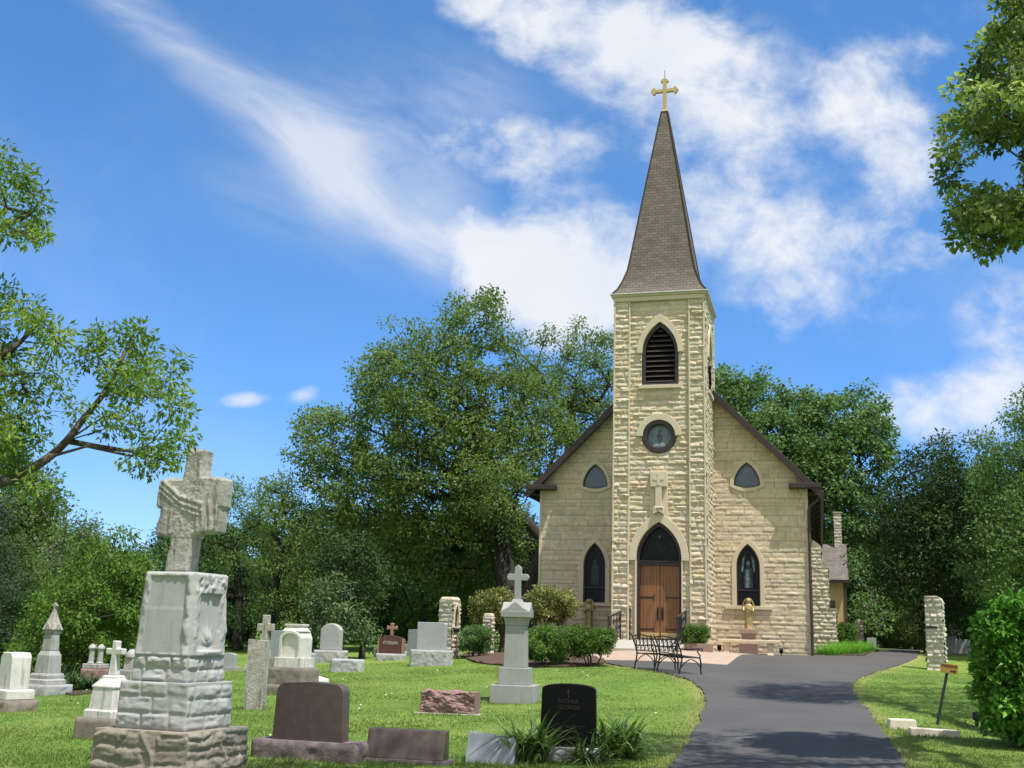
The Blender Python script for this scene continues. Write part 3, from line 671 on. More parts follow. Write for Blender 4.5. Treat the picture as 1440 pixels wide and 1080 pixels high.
for s in (-1,1):
    lf=M(); 
    x0,x1=(-.72,-.008) if s<0 else (.008,.70)
    nb=6; wd=(x1-x0)/nb
    for k in range(nb): lf.box(x0+k*wd+.002,x0+(k+1)*wd-.002,.30,.36,.44,3.05)
    lo=lf.build('door_leaf','wood',church,.004)
    h=M(); xx=s*.08; h.tube([(xx,.29,1.18),(xx,.24,1.2),(xx,.24,1.45),(xx,.29,1.47)],.014,6); h.box(xx-.035,xx+.035,.29,.3,1.1,1.55); h.build('door_handle','iron',lo)
    for zz in (.78,1.9):
        hb=M(); xa,xb=(-.70,-.26) if s<0 else (.26,.68); hb.box(xa,xb,.288,.3,zz-.022,zz+.022); e=xb if s<0 else xa
        for d in (-1,1): hb.tube([(e,.293,zz),(e-s*-.05 if False else e+(-s)*.07,.293,zz+d*.06),(e+(-s)*.03,.293,zz+d*.1)],.010,5)
        hb.build('strap_hinge','iron',lo)
    kp=M().box(x0+.02,x1-.02,.29,.3,.44,.66); kp.build('kick_plate','goldpaint',lo)
M().box(-.85,.83,.0,.45,.30,.405).build('door_sill','concrete',church,.01)
M().box(-.9,.9,.42,.55,.2,4.9).build('porch_backing','dark',church)
# -- spire
prof=[(1.80,13.285),(1.60,13.56),(1.43,13.95),(1.285,14.40),(1.18,15.0),(.605,18.6),(.125,21.55)]
sv=[];sf=[];uvs=[]
for k in range(4):
    a=k*PI/2; d=np.array([math.sin(a),-math.cos(a)]); e=np.array([math.cos(a),math.sin(a)]); L0=0
    for i in range(len(prof)-1):
        (r0,h0),(r1,h1)=prof[i],prof[i+1]; sl=math.hypot(r0-r1,h1-h0); b=len(sv)
        for (r,hh,sgn) in ((r0,h0,-1),(r0,h0,1),(r1,h1,1),(r1,h1,-1)):
            p=d*r+e*r*sgn; sv.append((p[0],p[1]+1.73,hh))
        sf.append((b,b+1,b+2,b+3)); uvs+=[(-r0+k*.3,L0),(r0+k*.3,L0),(r1+k*.3,L0+sl),(-r1+k*.3,L0+sl)]; L0+=sl
sv+= [(-.125,1.605,21.55),(.125,1.605,21.55),(.125,1.855,21.55),(-.125,1.855,21.55)]; b=len(sv)-4; sf.append((b,b+1,b+2,b+3)); uvs+=[(0,0)]*4
def putuv(u):
    def f(me):
        l=me.uv_layers.new(name='UVMap'); l.data.foreach_set('uv',np.array(u,np.float32).ravel())
    return f
m=M(); m.v=sv; m.f=sf; spo=m.build('spire','spire',church,uv=putuv(uvs))
hip=M()
for sx_,sy_ in ((-1,-1),(1,-1),(1,1),(-1,1)):
    hip.tube([(sx_*r*1.005,1.73+sy_*r*1.005,h) for r,h in prof],.035,6)
hip.build('hip_ridge','roof',spo)
def cross_poly(w,arm,top,bot,cz,tip=0):
    """latin cross outline in x,z; flared pointed ends when tip>0"""
    a=w/2
    if not tip: return [(-a,bot),(a,bot),(a,cz-a),(arm,cz-a),(arm,cz+a),(a,cz+a),(a,top),(-a,top),(-a,cz+a),(-arm,cz+a),(-arm,cz-a),(-a,cz-a)]
    t=tip
    return [(-a,bot),(a,bot),(a,cz-a),(arm-t*1.3,cz-a),(arm-t*1.1,cz-a-t*.55),(arm-t*.6,cz-a-t*.5),(arm,cz),(arm-t*.6,cz+a+t*.5),(arm-t*1.1,cz+a+t*.55),(arm-t*1.3,cz+a),(a,cz+a),
            (a,top-t*1.3),(a+t*.55,top-t*1.1),(a+t*.5,top-t*.6),(0,top),(-a-t*.5,top-t*.6),(-a-t*.55,top-t*1.1),(-a,top-t*1.3),(-a,cz+a),
            (-arm+t*1.3,cz+a),(-arm+t*1.1,cz+a+t*.55),(-arm+t*.6,cz+a+t*.5),(-arm,cz),(-arm+t*.6,cz-a-t*.5),(-arm+t*1.1,cz-a-t*.55),(-arm+t*1.3,cz-a),(-a,cz-a)]
m=M(); m.prism(cross_poly(.15,.57,23.1,21.62,22.53,.16),1.67,1.79); m.frust([(.15,.15,0),(.15,.15,.04),(.11,.11,.09)]); 
for q_ in range(len(m.v)-12,len(m.v)): m.v[q_]=(m.v[q_][0],m.v[q_][1]+1.73,m.v[q_][2]+21.55)
gc=m.build('golden_cross','goldpaint',church,.012)
M().tube([(0,1.73,23.05),(0,1.73,23.45)],.012,5).build('lightning_rod','iron',gc)
# -- gable front wall
APX=11.72
WR=[dict(uc=s*2.957,a=.438,bot=1.75,spring=3.2,apex=4.07) for s in (-1,1)]
TR=[(s*2.97,7.21,6.315,.5) for s in (-1,1)]
def tri_in(s,t,q,pad=0):
    uc,ap,lo,hf=q; hx=arch_x(t,hf,lo,ap); low=lo-.1*(1-((s-uc)/hf)**2)
    return (np.abs(s-uc)<np.where(t<lo,hf,hx)+pad)&(t>low-pad)&(t<ap)
def gable_keep(s,t):
    k=t<APX-np.abs(s)*1.0-.1; k&=~((np.abs(s)<T-.1)&(t<13))
    for o in WR: k&=~in_arch(s,t,o,.03)
    for q_ in TR: k&=~tri_in(s,t,q_,.03)
    return k
panel('gable_wall','wall',church,-HW,HW,BASE,9.9,front(PV),31,.036,gable_keep,course=(.12,.24),length=(.22,.75),amp=.022,mortar=.007,edge=.05,tilt=.45)
for s in (1,-1):
    mf=(lambda a,t,h,sg=s:np.stack([sg*(HW+h),(PV+a) if sg>0 else (PV+LN-a),t],1))
    panel('side_wall','wall',church,0,LN,BASE,6.2,mf,40+s,.07,None,course=(.2,.32),length=(.4,1.1),amp=.03,mortar=.010)
m=M(); m.prism([(-HW,BASE),(HW,BASE),(HW,6.2),(0,APX-.3),(-HW,6.2)],PV+LN-.2,PV+LN); m.build('back_wall','wall',church)
M().box(-HW-.03,-HW+.07,PV-.05,PV+.2,BASE,6.15).build('quoin_margin','trim',church,.008); M().box(HW-.07,HW+.03,PV-.05,PV+.2,BASE,6.15).build('quoin_margin','trim',church,.008)
M().box(1.72,HW+.04,PV-.07,PV+.1,BASE-.02,.02).build('foundation_ledge','concrete',church,.01)
# windows of the gable front
for i,(o,q_) in enumerate(zip(WR,TR)):
    M().ring(arch_full(o['uc'],o['a']+.17,o['bot']+.0,o['spring'],o['apex']+.22,12),arch_full(o['uc'],o['a'],o['bot']-.0,o['spring'],o['apex'],12),PV-.055,PV+.24,closed=False).build('window_surround','trim',church,.01)
    M().box(o['uc']-.88,o['uc']+.88,PV-.10,PV+.1,o['bot']-.13,o['bot']-.003).build('window_sill','trim',church,.012)
    w=M().ring(arch_full(o['uc'],o['a']+.01,o['bot']-.001,o['spring'],o['apex']+.01,12),arch_full(o['uc'],o['a']-.055,o['bot']+.05,o['spring'],o['apex']-.07,12),PV+.05,PV+.2)
    w.box(o['uc']-.4,o['uc']+.4,PV+.06,PV+.16,o['bot']+.56,o['bot']+.60); wo=w.build('lancet_window','frame',church,.005)
    M().prism(arch_full(o['uc'],o['a']-.03,o['bot']+.03,o['spring'],o['apex']-.04,12),PV+.14,PV+.165).build('glass','glass',wo)
    b=M().ring([(o['uc']-.30,o['bot']+.14),(o['uc']+.30,o['bot']+.14),(o['uc']+.30,o['bot']+.46),(o['uc']-.30,o['bot']+.46)],[(o['uc']-.27,o['bot']+.17),(o['uc']+.27,o['bot']+.17),(o['uc']+.27,o['bot']+.43),(o['uc']-.27,o['bot']+.43)],PV+.125,PV+.14)
    b.ring(arch_top(o['uc'],.33,o['spring']-.1,o['apex']-.22,10),arch_top(o['uc'],.29,o['spring']-.1,o['apex']-.28,10),PV+.125,PV+.14,closed=False)
    for s in (-1,1): b.box(*sorted((o['uc']+s*.29,o['uc']+s*.33)),PV+.125,PV+.14,o['bot']+.62,o['spring']-.1)
    b.build('leaded_border','lead',wo)
    f=M(); u=o['uc']
    f.prism([(u-.15,o['bot']+.66),(u+.15,o['bot']+.66),(u+.16,o['bot']+1.1),(u+.13,o['bot']+1.42),(u+.05,o['bot']+1.5),(u-.05,o['bot']+1.5),(u-.13,o['bot']+1.42),(u-.16,o['bot']+1.1)],PV+.12,PV+.14)
    f.build('robed_figure','figure',wo)
    g=M(); g.prism([(u+.075*math.cos(t),o['bot']+1.6+.095*math.sin(t)) for t in np.linspace(0,2*PI,14,False)],PV+.118,PV+.14)
    if i==1: g.prism([(u-.1,o['bot']+.68),(u+.02,o['bot']+.68),(u+.05,o['bot']+1.35),(u-.08,o['bot']+1.38)],PV+.112,PV+.12)
    for s in (-1,1) if i==1 else (): g.prism([(u+s*.2,o['bot']+1.25),(u+s*.26,o['bot']+1.3),(u+s*.22,o['bot']+1.75),(u+s*.12,o['bot']+1.9),(u+s*.15,o['bot']+1.6)][::-s],PV+.118,PV+.14)
    g.build('figure_highlight','figure2' if i==1 else 'figure',wo)
    uc,ap,lo,hf=q_
    def tri(hf,ap,lo,bul,n=10): return [(uc-hf+2*hf*k/n,lo-bul*(1-(2*k/n-1)**2)) for k in range(1,n)]+list(reversed(arch_top(uc,hf,lo,ap,n)))
    M().ring(tri(hf+.15,ap+.2,lo-.03,.22),tri(hf,ap,lo,.1),PV-.055,PV+.22).build('window_surround','trim',church,.01)
    to=M().ring(tri(hf+.01,ap+.01,lo,.11),tri(hf-.045,ap-.06,lo+.03,.09),PV-.0,PV+.18).build('gable_window','frame',church,.005)
    M().prism(tri(hf-.03,ap-.03,lo+.01,.1),PV+.08,PV+.1).build('glass','paleglass',to)
# -- roof
def slope(s,u0,u1,v0,v1,lift,th):
    z0=APX-abs(u0)+lift; z1_=APX-abs(u1)+lift
    return [(s*u0,v0,z0),(s*u1,v0,z1_),(s*u1,v1,z1_),(s*u0,v1,z0),(s*u0,v0,z0-th),(s*u1,v0,z1_-th),(s*u1,v1,z1_-th),(s*u0,v1,z0-th)]
FACE=[(0,1,2,3),(7,6,5,4),(0,4,5,1),(1,5,6,2),(2,6,7,3),(3,7,4,0)]
UE=5.72
for s in (1,-1):
    m=M(); v=slope(s,0,UE,PV-.42,PV+LN+.4,.06,.07); m.add(v,FACE if s<0 else [tuple(reversed(f)) for f in FACE])
    l=[]
    for f in m.f:
        for k in f: x,y,z=m.v[k]; l.append((y,abs(x)*1.414))
    m.build('roof_slope','roof',church,uv=putuv(l))
    m=M(); v=slope(s,0 if s>0 else 0.0,UE-.02,PV-.45,PV-.38,.075,.34); m.add(v,FACE if s<0 else [tuple(reversed(f)) for f in FACE]); m.build('rake_board','brown',church,.01)
    m=M(); v=slope(s,1.2,UE-.05,PV-.38,PV-.0,-.12,.04); m.add(v,FACE if s<0 else [tuple(reversed(f)) for f in FACE]); m.build('rake_soffit','brown2',church)
    m=M(); x0,x1=sorted((s*4.54,s*5.74)); m.box(x0,x1,PV-.50,PV+.06,6.15,6.34); m.build('eave_return','brown',church,.015)
    m=M(); x0,x1=sorted((s*(UE-.02),s*(UE+.10))); m.box(x0,x1,PV-.4,PV+LN+.3,5.93,6.06); m.build('gutter','brown',church,.02)
    m=M(); x0,x1=sorted((s*(HW-.05),s*(UE-.03))); m.box(x0,x1,PV+.06,PV+LN+.3,6.02,6.06); m.build('eave_soffit','brown2',church)
    for k in range(12):
        v0=PV+1.0+k*1.95; m=M(); x0,x1=sorted((s*(HW+.02),s*(UE-.06))); m.prism([(s*(HW+.02),5.55),(s*(UE-.06),5.9),(s*(UE-.06),6.015),(s*(HW+.02),6.015)] if s>0 else [(s*(HW+.02),6.015),(s*(UE-.06),6.015),(s*(UE-.06),5.9),(s*(HW+.02),5.55)],v0,v0+.14); m.build('rafter_tail','brown',church)
m=M().tube([(HW+.02+.4,PV+.12,5.95),(HW+.35,PV+.05,5.72),(HW+.1,PV-.06,5.5),(HW+.05,PV-.085,5.3),(HW+.05,PV-.085,-.35)],.055,8); 
for zz in (4.6,2.7,.8): m.box(HW-.03,HW+.13,PV-.15,PV-.02,zz,zz+.06)
m.build('downspout','brown2',church,smooth=False)
# -- buttresses on the right side
for v in (7.6,13.6,19.6):
    obs=[]
    for (x1,z0,z1_,am) in ((.98,-.45,1.80,.05),(.72,1.80,3.48,.05),(.46,3.48,4.35,.05)):
        obs.append(panel('b','rubble',church,HW-.02,HW+x1,z0,z1_,front(v),int(v*7+z0*3)+60,.035,course=(.13,.2),length=(.2,.5),amp=am))
        mf=(lambda a,t,h,x1=x1,v=v:np.stack([HW+x1+h,v+a,t],1)); obs.append(panel('b','rubble',church,0,.7,z0,z1_,mf,int(v*7+z0*3)+61,.04,course=(.13,.2),length=(.2,.5),amp=am))
    bo=joinobs(obs,'buttress')
    M().prism([(HW-.05,4.35),(HW+.47,4.35),(HW+.47,4.38),(HW+.02,4.72),(HW-.05,4.72)],v-.01,v+.71).build('buttress_cap','rubble',bo,.01)
    M().box(HW,HW+.74,v-.02,v+.72,3.48,3.53).build('buttress_cap','rubble',bo,.01); M().box(HW,HW+1.0,v-.02,v+.72,1.80,1.85).build('buttress_cap','rubble',bo,.01)
    m=M(); m.box(HW,HW+.95,v+.03,v+.66,-.4,1.8); m.box(HW,HW+.69,v+.03,v+.66,1.8,3.48); m.build('buttress_core','rubble',bo)
# -- rear wing
m=M(); m.box(HW-1,6.83,24,28.5,-.4,3.85); m.build('wing_wall','stucco',church)
m=M(); m.box(6.1,6.36,23.98,24.06,1.9,2.75); m.build('wing_window','mahogany',church)
m=M(); m.box(6.84,6.98,23.95,24.3,-.4,3.7); m.build('wing_post','brown2',church)
m=M(); zz=(3.85,6.0)
m.add([(HW-1,23.6,zz[0]),(7.1,23.6,zz[0]),(7.1,26.2,zz[1]),(HW-1,26.2,zz[1]),(HW-1,23.6,zz[0]-.08),(7.1,23.6,zz[0]-.08),(7.1,26.2,zz[1]-.08),(HW-1,26.2,zz[1]-.08),(7.1,28.9,zz[0]),(HW-1,28.9,zz[0])],[(0,1,2,3),(4,7,6,5),(0,4,5,1),(1,5,6,2),(3,2,8,9),(1,2,8)])
l=[]
for f in m.f:
    for k in f: x,y,z=m.v[k]; l.append((x,(y if y<26.3 else 52.4-y)*1.3))
wr=m.build('wing_roof','wroof',church,uv=putuv(l))
M().box(HW-1,7.12,23.52,23.6,3.68,3.86).build('wing_gutter','brown',wr)
obs=[panel('c','rubble',wr,6.46,6.86,5.4,7.75,front(25.9),77,.04,course=(.14,.2),length=(.2,.4),amp=.03),
     panel('c','rubble',wr,25.9,26.5,5.4,7.75,lambda s,t,h:np.stack([6.86+h,s,t],1),78,.05,course=(.14,.2),length=(.2,.4),amp=.03)]
ch_=joinobs(obs,'chimney'); M().box(6.42,6.9,25.86,26.54,7.75,7.82).build('chimney_cap','concrete',ch_); M().box(6.48,6.84,25.92,26.48,5.3,7.75).build('chimney_core','rubble',ch_) if False else None
# -- approach slab
m=M(); m.add([(-1.42,-2.6,.11),(1.02,-2.6,.11),(1.02,-.1,.395),(-1.42,-.1,.395),(-1.42,-2.6,-.4),(1.02,-2.6,-.4),(1.02,-.1,-.3),(-1.42,-.1,-.3),(1.02,.15,.395),(-1.42,.15,.395),(1.02,.15,-.3),(-1.42,.15,-.3)],
 [(0,1,2,3),(0,4,5,1),(1,5,6,2),(3,7,4,0),(3,2,8,9),(2,6,10,8),(9,11,7,3)])
ra=m.build('entrance_ramp','concrete',None); ra.location=(OX,OY,OZ); ra.rotation_euler=(0,0,YAW); structure(ra)

sheet('flower_bed',[G(*c)[:2] for c in [(66,970),(92,960),(150,957),(166,966),(158,973),(100,979)]],.012,mulchm('bed_soil',(.03,.022,.016),(.09,.07,.05)),.3,.1)
# ------------------------------------------------------------------ graveyard
BASES=[]
def place(px,py,d=0,rz=YAW,sink=.03,D=None):
    g=G(px,py) if D is None else W(px,py,D); BASES.append((g[0],g[1])); x=g[0]-math.sin(rz)*d/2; y=g[1]+math.cos(rz)*d/2
    return (x,y,z1(x,y)-sink),F/g[1]
def sides(name,mat,parent,w,d,z0,h,hf,res=.03,taper=0,seed=0,top=True,bev=.0):
    """four-sided block; hf(s,t,face,seed)->outward relief; flat top"""
    V=[];Q=[];b=0
    for k,(L_,O) in enumerate(((w,d),(d,w),(w,d),(d,w))):
        ns=max(2,int(L_/res))+1; nt_=max(2,int(h/res))+1
        X,Tt=np.meshgrid(np.linspace(-L_/2,L_/2,ns),np.linspace(0,h,nt_)); hh=hf(X,Tt,k,seed+k*13,L_,h)
        a=k*PI/2; ex=np.array([math.cos(a),math.sin(a)]); nn=np.array([math.sin(a),-math.cos(a)])
        sc=1-taper*Tt/h; p=X[...,None]*sc[...,None]*ex+((O/2)*sc+hh)[...,None]*nn
        V.append(np.concatenate([p.reshape(-1,2),(Tt+z0).reshape(-1,1)],1))
        i=np.arange(ns*nt_).reshape(nt_,ns)+b; Q.append(np.stack([i[:-1,:-1],i[:-1,1:],i[1:,1:],i[1:,:-1]],-1).reshape(-1,4)); b+=ns*nt_
    if top:
        k=1-taper; V.append(np.array([(-w/2*k,-d/2*k,z0+h),(w/2*k,-d/2*k,z0+h),(w/2*k,d/2*k,z0+h),(-w/2*k,d/2*k,z0+h)])); Q.append(np.array([[b,b+1,b+2,b+3]]))
    return npmesh(name,np.concatenate(V),np.concatenate(Q),mat,parent,smooth=True)
def edge_(X,T,L_,h,r,bottom=True):
    d=np.minimum(np.minimum(X+L_/2,L_/2-X),h-T)
    if bottom: d=np.minimum(d,T)
    e=np.clip(d/r,0,1); return 1-(1-e)**2
def rockf(amp,r=.05):
    def f(X,T,k,seed,L_,h): return amp*edge_(X,T,L_,h,r,False)*(.25+1.5*fbm(X*7+k*5,T*8,seed,4,.55))
    return f
def rock(name,mat,parent,w,d,h,z0=0,amp=.03,res=.025,seed=1,r=.05): return sides(name,mat,parent,w,d,z0,h,rockf(amp,r),res,0,seed)
def coursef(course,length,amp,edge=.04,mortar=.006):
    def f(X,T,k,seed,L_,h):
        hh,_,_=stonefield(X+k*3.1,T,seed,course=course,length=length,amp=amp,mortar=mortar,edge=edge,tilt=.6,z0=0); return np.maximum(hh,0)*edge_(X,T,L_,h,.02)
    return f
def slab_(name,mat,parent,prof,th,bevel=.012,y=0):
    return M().prism(prof,y-th/2,y+th/2).build(name,mat,parent,bevel)
def dome(w,z0,z1_,rise,n=14,hip=0):
    """headstone outline: straight sides, curved top"""
    r=(w*w/4+rise*rise)/(2*rise); a=math.asin(min(1,w/2/r)); 
    if rise>w/2: a=PI-a
    P=[(-w/2,z0),(w/2,z0)]
    for i in range(n+1):
        t=a-2*a*i/n; P.append((r*math.sin(t),z1_-r+r*math.cos(t)))
    return P
DG='headstones in the churchyard'
# 1 -- great monument with the draped cross at left
D0=11.9; g0=G(262,1092); s0=F/g0[1]
mon=root('cross_monument','tall weathered marble monument with a cloth draped over its stone cross, nearest on the left','monument',(g0[0]-.34,g0[1]+.55,z1(g0[0],g0[1]+.5)-.05),YAW-.05)
mon_top=W(262,1027,g0[1]+.2)[2]-mon.location.z
hp=mon_top; kk=s0/138.
PW=1.06/kk; 
def plf(X,T,k,seed,L_,h):
    hh,_,_=stonefield(X+k*2.3+.3*(fbm(X*4,T*4,seed)-.5),T+.12*(fbm(X*3,T*2,seed+3)-.5),seed,course=(.10,.17),length=(.3,.7),amp=.038,mortar=.010,edge=.03,tilt=.5,z0=-.05)
    vine=np.abs(X-.1-.09*np.sin(T*9+k))<.03; tw=np.exp(-((X-.1-.09*np.sin(T*9+k))/.022)**2)*.032
    return np.maximum(hh,tw)*edge_(X,T,L_,h,.03,False)
sides('plinth','plinth',mon,PW*1.04,PW*1.04,0,hp,plf,.018,.03,3)
cw=.80/kk; chh=.455/kk
sides('coursed_block','monument',mon,cw,cw,hp,chh,coursef((.12/kk,.17/kk),(.22,.55),.024,.035,.005),.015,.01,5)
dw=.655/kk; dh=1.09/kk; z0=hp+chh
def dief(X,T,k,seed,L_,h):
    x=X/(L_/2); t=T/h
    e=edge_(X,T,L_,h,.03)
    low,_,_=stonefield(X+k*1.7,T,seed,course=(.13,.15),length=(.18,.35),amp=.028,mortar=.006,edge=.03,tilt=.4,z0=0)
    rgh=.008+.034*fbm(X*6,T*5,seed,4,.6)+.018*np.clip(fbm(X*13,T*9,seed+2,3)-.45,0,1)*2
    if k%2==0:
        inp=(np.abs(x+.02)<.74)&(t>.25)&(t<.955); pan=.018-.003*np.clip((t-.655)/.02,0,1)
        vine=.026*np.abs(np.sin(T*12+2.5*fbm(X*4,T*3,seed+4)))*np.exp(-((x-.86)/.09)**2); hh=np.where(inp,pan,rgh+vine)
    else:
        c=(x+.05-.25*(t-.5)*.4); inp=(np.abs(c)<.62)&(t>.28)&(t<.86)
        orn=.032*np.abs(np.sin(9*fbm(X*7,T*6,seed,3)))
        hh=np.where(inp,-.008,rgh); hh=np.where((t>.80)&(np.abs(x)<.85),.015+orn,hh)
        lily=np.exp(-(((c)/.28)**2+((t-.40)/.085)**2)*1.2)*.036*(.4+np.abs(np.sin(np.arctan2(t-.33,c*.5)*5)))
        lily2=np.exp(-(((c)/.5)**2+((t-.27)/.05)**2)*1.5)*.03*(.5+np.abs(np.sin(X*45+T*20)))
        hh=hh+np.where(t<.55,np.maximum(lily,lily2),0)
    hh=np.where(t<.235,low,hh)
    return hh*e
sides('inscribed_die','monument',mon,dw,dw,z0,dh,dief,.012,.125,9)
# draped cross
q=.00134/kk/.86; zc=z0+dh; ox=350
poly=[(258,1022),(440,1022),(450,860),(457,752),(490,737),(640,722),(652,640),(655,545),(668,525),(672,330),(640,312),(545,306),(492,300),(484,250),(486,150),(492,100),(430,90),(365,92),(348,130),(340,250),(330,318),(240,310),(170,320),(145,345),(135,430),(136,520),(150,540),(176,548),(172,600),(156,650),(152,742),(210,750),(275,756),(276,850),(262,900)]
cpoly=[((x-ox)*q*.97-.09,(1022-y)*q*.90) for x,y in poly]
cth=.20
def fold(X,Tt):
    x=(X+.09)/(q*.97)+ox; y=1022-Tt/(q*.90); h=np.zeros(X.shape)
    # swag from the left arm sweeping to the middle
    for k_,(o,wd,am) in enumerate(((0,20,.020),(46,17,.017),(88,15,.013))):
        yc=330+o+np.clip(x-170,0,400)*.78-np.clip(x-330,0,400)*.45; m=(x>140)&(x<520)&(y>300)&(y<600)
        h+=np.where(m,am*np.exp(-((y-yc)/wd)**2),0)
    m=(x>480)&(x<668)&(y>315)&(y<730); h+=np.where(m,.012*(.5+.5*np.sin((x+12*np.sin(y/60))/9.)),0)
    m=(x<285)&(y>545)&(y<750); h+=np.where(m,.008*(.5+.5*np.sin((x+y*.12)/11.)),0)
    h+=.014*(fbm(X*18,Tt*15,4,5,.65)-.35)+.012*np.where((y>380)&(y<760)&(x>270)&(x<500),fbm(X*30,Tt*30,8,3)-.3,0)
    d=pdist(X.ravel(),Tt.ravel(),cpoly).reshape(X.shape); e=np.clip(d/.03,0,1); h=h*(.3+.7*e)-.02*(1-e)
    return h+.012,np.zeros(X.shape),np.zeros(X.shape)
xs_=[p[0] for p in cpoly]; zs_=[p[1] for p in cpoly]
fr_=panel('draped_cross','crossstone',mon,min(xs_),max(xs_),min(zs_),max(zs_),lambda s,t,h:np.stack([s,-cth/2-h,t+zc],1),1,.008,lambda s,t:inpoly(s,t,cpoly),fold)
bk_=M().prism([(x,z+zc) for x,z in cpoly],-cth/2+.006,cth/2).build('draped_cross_core','crossstone',fr_,.014)
# arm ends thicker, as seen at the right
# 2 -- small white cross on a pedestal
def cross_prism(name,mat,parent,w,arm,z0,top,cz,th,bevel=.012,foot=0):
    P=cross_poly(w,arm,top,z0,cz)
    if foot: P[0]=(-w/2-foot,z0); P[1]=(w/2+foot,z0)
    return M().prism(P,-th/2,th/2).build(name,mat,parent,bevel)
loc,s=place(128,1040,.6,YAW-.18)
r=root('cross_headstone','small white marble cross on a tapering pedestal, just left of the draped monument','headstone',loc,YAW-.18,DG)
rock('base','oldstone',r,.66,.62,.30,0,.02,seed=4)
M().frust([(.255,.24,.30),(.255,.24,.40),(.235,.22,.42)]).build('pedestal_foot','whitemarble',r,.008)
M().frust([(.215,.20,.42),(.19,.18,.71)]).build('pedestal','whitemarble',r,.008)
M().frust([(.205,.19,.71),(.205,.19,.735),(.12,.11,.84),(.12,.11,.86),(.10,.09,.88)]).build('pedestal_cap','whitemarble',r,.006)
cross_prism('cross','whitemarble',r,.088,.155,.88,1.36,1.21,.095,.015,.03)
# 3 -- white block headstone at the far left
loc,s=place(-8,1001,.6,YAW-.42)
r=root('block_headstone','white marble headstone with clipped top corners on a brown base, at the left edge','headstone',loc,YAW-.42,DG)
rock('base','oldstone',r,.78,.66,.24,0,.03,seed=6,r=.08)
M().frust([(.33,.28,.24),(.33,.28,.40),(.31,.26,.43)]).build('plinth','whitemarble',r,.02)
m=M(); m.prism([(-.24,.43),(.24,.43),(.22,1.02),(.15,1.10),(-.15,1.10),(-.22,1.02)],-.19,.19); m.build('tablet','whitemarble',r,.015)
# 4 -- tall obelisk-like monument
loc,s=place(42,979,.9,YAW-.12)
r=root('obelisk_monument','slender grey marble monument with a stepped spire top, before the dark shrubs at left','monument',loc,YAW-.12,DG)
rock('base','roughgranite',r,.82,.82,.27,0,.02,seed=8)
M().frust([(.30,.30,.27),(.30,.30,.37),(.265,.265,.39),(.265,.265,.47),(.235,.235,.52)]).build('stepped_plinth','marble',r,.008)
M().frust([(.205,.205,.52),(.185,.185,.92),(.14,.14,1.02)]).build('lower_die','marble',r,.008)
M().frust([(.14,.14,1.02),(.12,.12,1.40)]).build('shaft','marble',r,.015)
m=M(); m.frust([(.13,.13,1.40),(.14,.14,1.47),(.165,.165,1.50),(.15,.15,1.54),(.085,.085,1.74),(.04,.04,1.90),(.035,.035,1.96)]); m.build('spire_cap','crossstone',r,.008)
for k in range(4):
    a=k*PI/2; g=M().prism([(-.10,1.5),(.10,1.5),(0,1.66)],-.165,-.13).build('gablet','crossstone',r,.006); g.rotation_euler=(0,0,a)
cross_prism('finial','crossstone',r,.055,.07,1.94,2.12,2.05,.06,.012)
# 5 -- thin upright slab
loc,s=place(356,999,.10,YAW+.1)
r=root('slab_headstone','narrow upright weathered grey slab standing straight in the grass, beside the arched white stone','headstone',loc,YAW+.1,DG)
slab_('slab','crossstone',r,[(-.20,0),(.20,0),(.21,1.28),(-.21,1.30)],.07,.008)
# 6 -- arched white monument on a brown base
loc,s=place(397,977,.8,YAW-.1)
r=root('niche_headstone','white marble headstone with a shallow round arched niche on a stained brown base','headstone',loc,YAW-.1,DG)
rock('base','oldstone',r,.98,.8,.22,0,.02,seed=11); rock('upper_base','oldstone',r,.86,.72,.36,.22,.015,seed=12)
M().frust([(.33,.30,.58),(.33,.30,.80)]).build('plinth','whitemarble',r,.012)
m=M(); o=[(-.27,.80)]+[(-.27,1.2)]+[(.27*math.cos(t),1.20+.17*math.sin(t)) for t in np.linspace(PI,0,15)][1:-1]+[(.27,1.2),(.27,.8)]
i_=[(-.21,.80)]+[(-.21,1.17)]+[(.21*math.cos(t),1.17+.14*math.sin(t)) for t in np.linspace(PI,0,15)][1:-1]+[(.21,1.17),(.21,.8)]
m.ring(o,i_,-.25,-.20,closed=False); m.box(-.27,.27,-.20,.25,.80,1.22); m.prism([(-.27,1.22),(.27,1.22),(.2,1.36),(-.2,1.36)],-.20,.25)
m.build('arched_die','whitemarble',r,.008)
M().frust([(.24,.22,1.36),(.17,.16,1.46),(.20,.19,1.48),(.20,.19,1.52)]).build('moulded_cap','whitemarble',r,.008)
# 7 weathered cross behind the slab
loc,s=place(364,946,.5,YAW)
r=root('cross_headstone','weathered grey stone cross with a flared foot rising behind the narrow slab','headstone',loc,YAW,DG)
rock('base','oldstone',r,.6,.5,.5,0,.02,seed=14)
h=(946-868)/s; M().prism([(-.21,.5),(.21,.5),(.09,h-.55),(.09,h-.5),(.27,h-.5),(.27,h-.27),(.10,h-.27),(.10,h),(-.10,h),(-.10,h-.27),(-.27,h-.27),(-.27,h-.5),(-.09,h-.5),(-.09,h-.55)],-.09,.09).build('cross','crossstone',r,.02)
